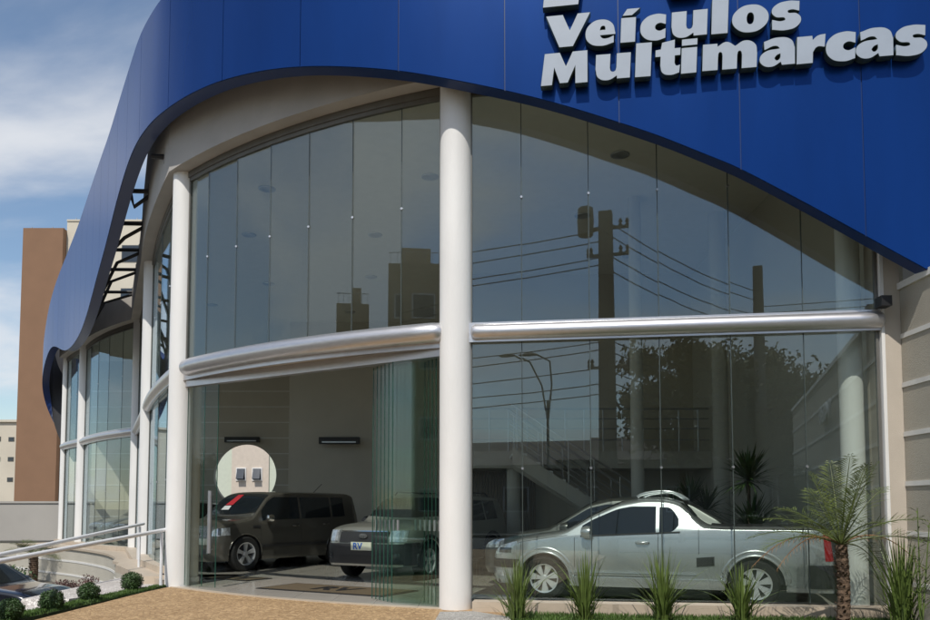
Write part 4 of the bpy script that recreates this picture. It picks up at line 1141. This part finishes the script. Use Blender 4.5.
for yy in (16.45, 17.5):
    q.add([(x0, yy, z0), (x0+n*run, yy, z0-2.5+.05), (x0+n*run, yy, z0-2.5-.0), (x0+n*run-.35, yy, z0-2.5), (x0, yy, z0-.35), (x0, yy+.06, z0), (x0+n*run, yy+.06, z0-2.5+.05), (x0+n*run, yy+.06, z0-2.5), (x0+n*run-.35, yy+.06, z0-2.5), (x0, yy+.06, z0-.35)],
          [(0,1,2,3,4),(9,8,7,6,5),(0,5,6,1),(4,3,8,9)])
inS(q.build('stringer', M['inner_wall'], ST))
q = MB()
for yy in (16.5, 17.5):
    for dz in (.25, .5, .72, .92): q.tube([(x0-.05, yy, z0+dz), (x0+n*run, yy, z0-2.5+dz)], .014 if dz < .9 else .024, 6)
    for k in range(0, n, 2): q.tube([(x0+k*run+.1, yy, z0-(k+1)*rise), (x0+k*run+.1, yy, z0-k*rise-.05+.9)], .016, 6)
inS(q.build('handrail', M['steel'], ST))
# wall air curtains
for px, py, Y, lb in ((243, 440, 30.3, 'long dark wall unit above the round opening'), (340, 441, 23.8, 'long dark wall unit right of the round opening')):
    p = at(px, py, Y); t = thing('air_conditioner', lb, 'air conditioner', (p.x, Y, p.z), 0, 'wall units in the showroom')
    wd = .65 if Y > 25 else .6; q = MB(); q.box(-wd, -.2, -.1, wd, .0, .1); q.build('casing', M['plastic'], t)
    q = MB(); q.box(-wd+.1, -.225, -.07, wd-.1, -.202, -.03); q.build('vent', M['steel'], t)
# doormats
def doormat(label, cx_, cy_, w_, h_, ang, logo):
    t = thing('doormat', label, 'doormat', (cx_, cy_, 0), ang, 'doormats at the entrance')
    q = MB(); q.box(-w_/2, -h_/2, .002, w_/2, h_/2, .012); q.build('border', M['black'], t)
    q = MB(); q.box(-w_/2+.06, -h_/2+.06, .0125, w_/2-.06, h_/2-.06, .016); q.build('pile', M['mat_brown'], t)
    if logo:
        o = link('logo', text_mesh('RV', .6, .001, .02), M['black'], t); o.location = (0, -.2, .019)
u_ang = math.atan2((C[1]-C[2]).y, (C[1]-C[2]).x)
p1 = at(345, 588, 12.25); doormat('large brown doormat with dark border and black logo at the entrance', p1.x-.15, 12.35, 2.4, .95, u_ang+.05, True)
p2 = at(236, 577, 14.2); doormat('small brown doormat beside the left glass door leaf', p2.x, 14.3, 1.1, .6, u_ang, True)

# potted dracaenas
def spiky(name, label, x, y, trunk_h, n, ln, z=0, heads=None, pot=True):
    rr = random.Random(int(x*100)); t = thing(name, label, 'potted plant', (x, y, z), 0, 'potted plants in the showroom')
    if pot:
        q = MB(); q.lathe([(0, .01), (.14, .01), (.19, .34), (.165, .34), (.15, .30), (0, .30)], (0, 0, 0), 20); q.build('pot', M['pot'], t, smooth=True, auto=40)
    q = MB(); q2 = MB()
    for (hx, hy, hz) in (heads or [(0, 0, trunk_h)]):
        q2.tube([(0, 0, .25), (hx*.6, hy*.6, hz*.6), (hx, hy, hz)], [.035, .028, .025], 8)
        for k in range(n):
            a = rr.uniform(0, 6.28); el = rr.uniform(-.35, 1.4); l = ln*rr.uniform(.7, 1.1); d_ = Vector((math.cos(a)*math.cos(el), math.sin(a)*math.cos(el), math.sin(el)))
            sd2 = Vector((-math.sin(a), math.cos(a), 0)); b0 = Vector((hx, hy, hz)); m1 = b0+d_*l*.55; e1_ = b0+d_*l+Vector((0, 0, -.10*l)); w_ = .018
            q.add([b0-sd2*w_*.5, b0+sd2*w_*.5, m1+sd2*w_, m1-sd2*w_, e1_], [(0, 1, 2, 3), (3, 2, 4)])
    q.build('leaves', M['leaf_dark'], t); q2.build('stem', M['bark'], t)
p = at(749, 500, 11.9); spiky('potted_plant', 'tall spiky potted plant behind the rear of the pickup bed', p.x, 11.9, 1.62, 170, .62, heads=[(0, 0, 1.66), (.05, .05, .95)])
p = at(690, 500, 14.0); spiky('potted_plant', 'bushy dark potted plant behind the pickup cab', p.x, 14.0, 1.4, 90, .6, heads=[(0, 0, 1.35), (-.25, .1, 1.15), (.28, .0, 1.2)])

# ------------------------------------------------------------------ ornamental grasses, palms
def clump(px, Y, pyt, n, label, spread=.4, seed=0, w=.0095):
    rr = random.Random(seed+int(px)); b0 = at(px, 612, Y); t = at(px, pyt, Y).z - (-.03)
    q = MB()
    for k in range(n):
        a = rr.uniform(0, 6.28); r0 = abs(rr.gauss(0, .05)); h = t*rr.uniform(.35, 1.08); l = abs(rr.gauss(.15, .6))*spread*rr.uniform(.5, 1.3); l = min(l, spread*1.35)
        base = Vector((math.cos(a)*r0, math.sin(a)*r0, 0)); sd2 = Vector((-math.sin(a), math.cos(a), 0))*1; ww = w*rr.uniform(.6, 1.2)
        tw = rr.uniform(-.8, .8); sd2 = (sd2 + Vector((math.cos(a), math.sin(a), 0))*tw).normalized()
        P = []
        for i in range(7):
            s = i/6; droop = .35*l*s**3
            P.append(base + Vector((math.cos(a), math.sin(a), 0))*l*s**1.6 + Vector((0, 0, h*s - droop)))
        vs = []
        for i, p_ in enumerate(P[:-1]):
            wd = ww*(1-.75*(i/6)**2); vs += [p_-sd2*wd, p_+sd2*wd]
        vs.append(P[-1]); fs = [(2*i, 2*i+1, 2*i+3, 2*i+2) for i in range(5)] + [(10, 11, 12)]
        q.add(vs, fs)
    o = q.build('grass_clump', M['leaf_long']); o.location = (b0.x, Y, -.03)
    return tag(o, label, 'ornamental grass', 'long-leaved grass clumps in the bed')
clump(517, 9.15, 553, 150, 'long-leaved grass clump in front of the pickup front wheel', .42, 1)
clump(585, 9.1, 551, 150, 'upright grass clump before the pickup door front edge', .34, 2)
clump(663, 9.05, 547, 170, 'wide grass clump before the middle of the pickup', .46, 3)
clump(742, 8.95, 562, 140, 'grass clump in front of the pickup rear wheel', .42, 4)
clump(903, 8.55, 530, 220, 'large dark grass clump in front of the side wall', .40, 5, .010)
# lily-like stem at right edge
def stem_plant(px, Y, pyt, label, seed):
    rr = random.Random(seed); b0 = at(px, 612, Y); h = at(px, pyt, Y).z+.03
    t = thing('leafy_stem_plant', label, 'plant', (b0.x, Y, -.03)); q = MB(); ql = MB(); fl_ = MB()
    for (dx_, hh) in ((0, 1.), (.12, .88), (-.05, .7)):
        P = [(dx_*s, 0, h*hh*s) for s in (0, .3, .6, 1)]; q.tube(P, [.010, .009, .007, .004], 6)
        for k in range(26):
            s = .25+.75*k/26; a = k*2.4+rr.uniform(-.3, .3); l = .20*rr.uniform(.8, 1.2); b_ = Vector((dx_*s, 0, h*hh*s)); d_ = Vector((math.cos(a), math.sin(a), .35)).normalized(); sd2 = Vector((-math.sin(a), math.cos(a), 0))*.011
            m1 = b_+d_*l*.5; e_ = b_+d_*l-Vector((0, 0, .03)); ql.add([b_, m1-sd2, e_, m1+sd2], [(0, 1, 2, 3)])
    q.build('stem', M['leaf_long'], t); ql.build('leaves', M['leaf_long'], t)
stem_plant(921, 8.35, 508, 'tall leafy stemmed plant at the right edge of the bed', 3)

def palm(label, base, trunk_h, tr, nf, fl_len, seed, leaf_len=.24, dry=3, elev=(.1, 1.35), scale=1.0):
    rr = random.Random(seed); t = thing('palm_tree', label, 'palm tree', base)
    q = MB(); P = []; Rr = []
    nseg = 26
    for k in range(nseg+1):
        s = k/nseg; P.append((.02*math.sin(s*3), 0, trunk_h*s)); Rr.append(tr*(1.05-.12*s+.10*(k % 2)))
    q.tube(P, Rr, 14)
    for k in range(150):     # old leaf stubs
        s = rr.uniform(.02, 1.02); a = rr.uniform(0, 6.28); r0 = tr*.95; b_ = Vector((math.cos(a)*r0, math.sin(a)*r0, trunk_h*s)); o_ = Vector((math.cos(a), math.sin(a), .8)).normalized(); sd2 = Vector((-math.sin(a), math.cos(a), 0))*tr*.28
        q.add([b_-sd2, b_+sd2, b_+o_*tr*.55+sd2*.5, b_+o_*tr*.55-sd2*.5], [(0, 1, 2, 3)])
    q.build('trunk', M['trunk'], t)
    for k in range(nf+dry):
        isd = k >= nf; a = k*2.399+rr.uniform(-.2, .2) if not isd else [0.15, 2.9, 3.5, .5][(k-nf) % 4]
        e = rr.uniform(*elev) if not isd else .55
        l = fl_len*rr.uniform(.85, 1.1); top = Vector((0, 0, trunk_h)); d0 = Vector((math.cos(a)*math.cos(e), math.sin(a)*math.cos(e), math.sin(e)))
        ax = []; nn = 21
        grav = (.55 if not isd else 1.15)*math.cos(e)+.08
        for i in range(nn+1):
            s = i/nn; ax.append(top + d0*l*s + Vector((0, 0, -grav*l*s*s*.75)))
        q = MB(); q.tube(ax[::2], [.010*(1-.07*i) for i in range(len(ax[::2]))], 5)
        for i in range(5, nn+1):
            s = i/nn; dirv = (ax[min(i+1, nn)]-ax[max(i-1, 0)]).normalized(); sd2 = dirv.cross(Vector((0, 0, 1)))
            sd2 = sd2.normalized() if sd2.length > .05 else Vector((math.sin(a), -math.cos(a), 0)); up_ = sd2.cross(dirv).normalized()
            for side_ in (-1, 1):
                for sub in (0, .5)[:1 if isd else 2]:
                    ll = leaf_len*(math.sin(math.pi*min(1, (s*.8+.18)))**.6)*rr.uniform(.8, 1.1); 
                    if isd: ll *= .45
                    b_ = ax[i-1].lerp(ax[i], sub); dd = (sd2*side_*.85+dirv*.55+up_*rr.uniform(.0,.55)+Vector((0, 0, -.1 if not isd else -.7))).normalized()
                    w_ = .0052*(1 if not isd else .8); wv = dirv*w_
                    m1 = b_+dd*ll*.5; e_ = b_+dd*ll+Vector((0, 0, -.02)); q.add([b_-wv*.4, m1-wv, e_, m1+wv], [(0, 1, 2, 3)])
        q.build('frond', M['frond'] if not isd else M['leaf_dry'], t)
    return t
b0 = at(845, 620, 8.65)
pt = at(847, 545, 8.7)
palm('young palm with feathery fronds in front of the glass corner', (b0.x, 8.7, -.04), pt.z+.04, .064, 20, 1.12, 11, dry=3, leaf_len=.27)
b0 = at(33, 581, 25.5); palm('small palm down by the low cream wall', (b0.x, 25.5, -1.12), .85, .12, 16, 1.0, 12, dry=0, elev=(.15, 1.1), leaf_len=.35)

def bush(label, c, r, n, m, sz, name='shrub', seed=1, h=1.0):
    rr = random.Random(seed); q = MB(); q.lathe([(.02, 0), (.02, r*.6)], (0, 0, 0), 6)
    for _ in range(n):
        v = Vector((rr.gauss(0, 1), rr.gauss(0, 1), abs(rr.gauss(0, 1))*h)).normalized()*r*rr.uniform(.25, 1.1); v.z = abs(v.z)*h; a = Vector((rr.gauss(0, 1), rr.gauss(0, 1), rr.gauss(0, 1))).normalized(); b_ = a.orthogonal().normalized(); s = sz*rr.uniform(.6, 1.4)
        q.add([v-a*s, v-b_*s*.4, v+a*s, v+b_*s*.4], [(0, 1, 2, 3)])
    o = q.build(name, m); o.location = c; return tag(o, label, 'shrub', 'reddish shrubs below the terrace')
b0 = at(64, 586, 20.5); bush('wide reddish shrub beyond the black car', (b0.x, 20.5, -1.12), .50, 5200, M['red_leaf'], .028, seed=1)
b0 = at(103, 577, 19.0); bush('small reddish shrub at the foot of the curved wall', (b0.x, 18.3, -1.12), .40, 1500, M['red_leaf'], .026, seed=2, h=2.0)
bush('tuft of green shrub by the low cream wall', (at(15, 575, 24.5).x, 24.5, -1.12), .6, 400, M['leaf_dark'], .06, seed=4)

# ------------------------------------------------------------------ buildings beyond
def windows(t, rects, y, m=None, sill=True):
    for (x0, x1, z0, z1) in rects:
        q = MB(); q.box(x0-.05, y-.05, z0-.05, x1+.05, y-.003, z1+.05); f = q.build('window', M['alu_dark'], t)
        q = MB(); q.box(x0, y-.06, z0, x1, y-.052, z1); q.build('pane', M['window_dark'], f)
Yt = 90
def X(px, Y): return (px-465)/FPX*Y
def Zh(py, Y): return EYE+(507-py)/FPX*Y
TW = thing('brown_tower', 'tall brown windowless apartment tower at far left', 'building', (0, 0, 0))
q = MB(); q.box(X(14.5, Yt), Yt, -1, X(55.4, Yt), Yt+4, Zh(223, Yt)); q.build('wall', M['brown_tower'], TW)
q = MB()
for px in (21, 42): q.tube([(X(px, Yt), Yt+.5, Zh(223, Yt)), (X(px, Yt), Yt+.5, Zh(220.5, Yt))], .06, 5)
q.tube([(X(15, Yt), Yt+.5, Zh(221.8, Yt)), (X(55, Yt), Yt+.5, Zh(221.8, Yt))], .03, 4)
q.build('roof_rail', M['steel'], TW)
CB = thing('cream_tower', 'cream apartment tower behind the blue fascia with a dark corner window', 'building', (0, 0, 0))
q = MB(); q.box(X(55.6, Yt), Yt+.8, -1, X(132.5, Yt), Yt+14, Zh(213.5, Yt)); q.build('wall', M['cream'], CB)
q = MB(); q.box(X(55.6, Yt)-.0, Yt+.7, Zh(213.5, Yt), X(132.9, Yt), Yt+14.1, Zh(211.8, Yt)); q.build('parapet', M['cream'], CB)
windows(CB, [(X(113, Yt), X(132, Yt)-.15, Zh(256, Yt), Zh(239, Yt)), (X(113, Yt), X(132, Yt)-.15, Zh(300, Yt), Zh(284, Yt))], Yt+.8)
q = MB()
for px in (63, 126): q.tube([(X(px, Yt), Yt+1.2, Zh(212, Yt)), (X(px, Yt), Yt+1.2, Zh(208.5, Yt))], .05, 5)
q.build('antenna', M['steel'], CB)
WH = thing('white_building', 'small pale building with dark window boxes at the left edge', 'building', (0, 0, 0))
q = MB(); q.box(X(-60, 96), 96, -1, X(15.5, 96), 100, Zh(422, 96)); q.build('wall', M['cream'], WH)
q = MB(); q.box(X(-60, 96), 95.7, Zh(422, 96), X(15.7, 96)+.1, 100.2, Zh(421, 96)+.15); q.build('parapet', M['cream'], WH)
windows(WH, [(X(7.5, 96), X(12.5, 96), Zh(y1, 96), Zh(y0, 96)) for y0, y1 in ((437.5, 441), (457.5, 461), (478, 481.5))] + [(X(-6, 96), X(-1, 96), Zh(y1, 96), Zh(y0, 96)) for y0, y1 in ((437, 441), (457.5, 461), (478, 481.5))], 96)
NB = thing('neighbor_house', 'pale green neighboring building seen through the round opening', 'building', (0, 0, 0))
q = MB(); q.box(X(190, 46), 46, -1.1, X(320, 46), 50, 9); q.build('wall', M['cream2'], NB)
q = MB(); q.box(X(232, 46), 45.9, -1.1, X(269, 46), 45.997, 9.0); q.build('pink_band', M['pink'], NB)
for px in (241.5, 257.5):
    x0_, x1_ = X(px-4, 46), X(px+4, 46); z0_, z1_ = Zh(480, 46), Zh(469, 46)
    q = MB(); q.box(x0_-.06, 45.84, z0_-.06, x1_+.06, 45.897, z1_+.06); f = q.build('window', M['white_paint'], NB)
    q = MB(); q.box(x0_, 45.82, z0_, x1_, 45.838, z1_); q.build('pane', M['window_dark'], f)
    q = MB(); q.add([(x0_+.02, 45.55, z0_+.05), (x1_-.02, 45.55, z0_+.05), (x1_-.02, 45.8, z1_-.02), (x0_+.02, 45.8, z1_-.02), (x0_+.02, 45.57, z0_+.03), (x1_-.02, 45.57, z0_+.03), (x1_-.02, 45.82, z1_-.04), (x0_+.02, 45.82, z1_-.04)], [(0,1,2,3),(7,6,5,4),(0,4,5,1),(1,5,6,2),(2,6,7,3),(3,7,4,0)])
    q.build('sash', M['window_dark'], f)

# ------------------------------------------------------------------ street behind the camera, seen in the glass
def facade(name, label, cx_, cy_, w_, d_, h_, ang, m, rows_, cols_, roof=None, cat='building'):
    t = thing(name, label, cat, (cx_, cy_, 0), ang)
    q = MB(); q.box(-w_/2, -d_/2, -.1, w_/2, d_/2, h_); q.build('wall', m, t)
    for r_ in range(rows_):
        for k in range(cols_):
            xx = -w_/2+(k+.5)*w_/cols_; zz = 1+r_*(h_-.6)/rows_
            q = MB(); q.box(xx-.6, d_/2+.002, zz, xx+.6, d_/2+.05, zz+1.3); f = q.build('window', M['white_paint'], t)
            q = MB(); q.box(xx-.52, d_/2+.052, zz+.08, xx+.52, d_/2+.07, zz+1.22); q.build('pane', M['window_dark'], f)
    if roof:
        q = MB(); q.add([(-w_/2-.5, -d_/2-.5, h_), (w_/2+.5, -d_/2-.5, h_), (w_/2+.5, d_/2+.5, h_), (-w_/2-.5, d_/2+.5, h_), (-w_/2+2, 0, h_+roof), (w_/2-2, 0, h_+roof)], [(0,1,5,4),(1,2,5),(2,3,4,5),(3,0,4),(0,3,2,1)])
        q.build('roof', M['roof_tile'], t)
    else:
        q = MB()
        for xx in [(-w_/2+.1)+k*(w_-.2)/20 for k in range(21)]: q.tube([(xx, d_/2-.1, h_), (xx, d_/2-.1, h_+.6)], .012, 4)
        q.tube([(-w_/2, d_/2-.1, h_+.6), (w_/2, d_/2-.1, h_+.6)], .02, 4); q.build('roof_railing', M['steel'], t)
        q = MB(); q.box(w_*.1, -d_/2, h_, w_*.45, d_/4, h_+1.5); q.build('stair_tower', m, t)
    return t
def pane_ray(px):
    P_, _ = bay(1, 7); d = Vector(((px-465)/FPX, 1.0))
    for a_, b_ in zip(P_[:-1], P_[1:]):
        u_ = b_-a_; den_ = d.x*u_.y-d.y*u_.x
        t_ = (a_.x*u_.y-a_.y*u_.x)/den_; q_ = d*t_; w_ = (q_-a_).dot(u_)/u_.length_squared
        if -1e-6 <= w_ <= 1+1e-6:
            n_ = Vector((-u_.y, u_.x)).normalized(); dn = d.normalized(); return q_, dn-2*dn.dot(n_)*n_
def mirrored_block(label, pxa, pxb, pytop, D, rows_, cols_, dep=9):
    qa, ra = pane_ray(pxa); qb, rb_ = pane_ray(pxb); A_ = qa+ra*D; B_ = qb+rb_*D; m_ = (A_+B_)/2; w_ = (A_-B_).length
    face = (qa-m_).normalized(); ang = math.atan2(face.y, face.x)-math.pi/2; c_0 = m_-face*dep/2
    h_ = (507-pytop)/FPX*(D+qa.length)+EYE
    return facade('apartment_block', label, c_0.x, c_0.y, w_, dep, h_, ang, M['apart'], rows_, cols_)
mirrored_block('tall brown apartment block across the street mirrored beside the middle column', 380, 452, 262, 30, 4, 4)
mirrored_block('lower brown apartment block mirrored left of the taller one', 329, 360, 304, 34, 3, 3)
facade('house', 'low tiled house across the street mirrored in the lower glass', -8, -25, 14, 9, 3.4, 0, M['apart2'], 1, 4, 1.6, 'house')
facade('house', 'second tiled house across the street mirrored behind the trees', 14, -24, 16, 9, 4.2, 0, M['apart2'], 1, 5, 1.8, 'house')
def tree(label, x, y, h, r, n, seed):
    rr = random.Random(seed); t = thing('street_tree', label, 'tree', (x, y, 0), 0, 'trees across the street')
    q = MB(); q.tube([(0, 0, 0), (.1, 0, h*.25), (0, .1, h*.5), (.1, 0, h*.8)], [.13, .11, .08, .03], 8); cl_ = []
    for k in range(22):
        a = rr.uniform(0, 6.28); z = h*rr.uniform(.5, .95); rad = r*rr.uniform(.3, .85); c_0 = Vector((math.cos(a)*rad, math.sin(a)*rad, z)); cl_.append((c_0, r*rr.uniform(.3, .5)))
        q.tube([(0, 0, h*.4), tuple(c_0*.6+Vector((0, 0, h*.18))), tuple(c_0)], [.07, .045, .015], 5)
    q.build('trunk', M['bark'], t); q = MB()
    for _ in range(n):
        c0, cr0 = rr.choice(cl_); v = Vector((rr.gauss(0, .46), rr.gauss(0, .46), rr.gauss(0, .36)))*cr0+c0; a = Vector((rr.gauss(0, 1), rr.gauss(0, 1), rr.gauss(0, 1))).normalized(); b_ = a.orthogonal().normalized(); s = .11*rr.uniform(.6, 1.4)
        q.add([v-a*s, v-b_*s*.5, v+a*s, v+b_*s*.5], [(0, 1, 2, 3)])
    q.build('crown', M['leaf_street'], t); return t

for x_, y_, h_, lb_ in ((-33, 16, 4.6, 'low leafy tree far left of the ramp, added to darken the left bay reflections'), (-38, 23, 5.0, 'broad leafy tree at the far left, added to darken the left bay reflections'), (-31, 8, 4.4, 'low leafy tree left of the parking level, added to darken the left bay reflections')):
    o_ = tree(lb_, x_, y_, h_, 3.0, 9000, int(-x_)); o_.location.z = -1.12; o_['group'] = 'unseen trees added at the far left'  # out-of-view trees added so the left bays mirror something dark
# reflected pole: virtual position seen at px 612, mirrored in the right bay plane
n0 = Vector(((C[0]-C[1]).y, -(C[0]-C[1]).x)).normalized()
def mirror_pt(px, Yv):
    v = Vector(((px-465)/FPX*Yv, Yv)); d = (v-C[1]).dot(n0); return v - 2*d*n0
def utility_pole(label, pos, h, w, arms=True):
    t = thing('utility_pole', label, 'utility pole', (pos.x, pos.y, 0), 0, 'utility poles along the street')
    q = MB(); q.add([(-w/2, -w/2*.7, 0), (w/2, -w/2*.7, 0), (w/2, w/2*.7, 0), (-w/2, w/2*.7, 0), (-w*.36, -w*.28, h), (w*.36, -w*.28, h), (w*.36, w*.28, h), (-w*.36, w*.28, h)], [(0,1,2,3),(4,5,6,7),(0,1,5,4),(1,2,6,5),(2,3,7,6),(3,0,4,7)])
    q.build('post', M['pole'], t)
    if not arms: return t
    for z in (h-.45, h-1.2, h-3.3, h-4.3):
        q = MB(); q.box(-.62, -.05, z-.035, .62, .05, z+.035)
        for k in (-.58, -.4, .4, .58): q.lathe([(.02, 0), (.06, .02), (.03, .07), (.06, .12), (.02, .2)], (k, 0, z+.04), 8)
        q.build('crossarm', M['pole'], t)
    q = MB(); q.lathe([(0, 0), (.26, 0), (.28, .4), (.26, .75), (0, .78)], (-.6, 0, h-.6), 14); q.build('transformer', M['pole'], t)
    return t
pp = mirror_pt(612, 21.5); utility_pole('thick concrete utility pole mirrored in the large right panes', pp, 9.35, .50)
pq = mirror_pt(757, 30); utility_pole('second utility pole mirrored further right', pq, 10.4, .48, arms=False)
hp_ = mirror_pt(695, 44)  # unseen house added to darken the bright horizon strip in the glass
facade('house', 'long low tiled house added to darken the mirrored strip under the street trees', hp_.x, hp_.y, 15, 8, 3.6, math.atan2(.28, 1)*-1, M['apart2'], 1, 4, 1.5, 'house')
for px_, Yv_, h_, r_, sd_ in ((682, 29, 7.6, 1.7, 1), (742, 31, 7.9, 2.1, 2), (800, 33, 7.0, 2.2, 3)):
    tp_ = mirror_pt(px_, Yv_)
    tree({1: 'leafy street tree mirrored right beside the concrete pole', 2: 'leafy street tree mirrored below the second pole', 3: 'lower leafy street tree mirrored furthest right'}[sd_], tp_.x, tp_.y, h_-.5, r_*1.15, 20000, sd_)
def wires(label, a, b, n, sag, r=.016, seed=0):
    rr = random.Random(seed); q = MB()
    for k in range(n):
        oz = [0, -.35, -.8, -1.2, -3.2, -3.5, -4.0, -4.3, -4.6, -4.9][k % 10]; oy = rr.uniform(-.5, .5)
        P = [(a.x+(b.x-a.x)*s/14, a.y+(b.y-a.y)*s/14+oy, a.z+oz+(b.z-a.z)*s/14 - sag*rr.uniform(.9, 1.1)*4*(s/14)*(1-s/14)) for s in range(15)]
        q.tube(P, r, 5)
    return tag(q.build('power_line', M['black']), label, 'power lines', 'power lines over the street')
wires('power lines left of the concrete pole, mirrored in the glass', Vector((pp.x-32, pp.y-1, 9.2)), Vector((pp.x, pp.y, 9.0)), 9, .7, seed=1)
wires('power lines between the two poles, mirrored in the glass', Vector((pp.x, pp.y, 9.0)), Vector((pq.x, pq.y, 9.3)), 10, .22, seed=2)
wires('power lines beyond the second pole, mirrored in the glass', Vector((pq.x, pq.y, 8.9)), Vector((pq.x+30, pq.y+4, 9.3)), 10, .35, seed=3)
pl_ = mirror_pt(548, 40)
t = thing('street_lamp', 'double-armed street lamp across the street mirrored in the lower glass', 'street lamp', (pl_.x, pl_.y, 0))
q = MB(); q.tube([(0, 0, 0), (0, 0, 6.6)], [.09, .06], 8); q.build('post', M['pole'], t)
for k in (-.5, .35):
    q = MB(); q.tube([(0, 0, 5.5), (k*.6, .0, 7.4), (k*1.2-.3, .0, 8.6), (k*1.2-1.0, .0, 9.0)], .045, 8); q.build('arm', M['pole'], t)
    q = MB(); q.lathe([(0, 0), (.16, .02), (.2, .1), (.1, .2), (0, .22)], (0, 0, 0), 12); o = q.build('lamp_head', M['pole'], t); o.location = (k*1.2-1.35, 0, 8.92); o.scale = (2.2, 1, .8)
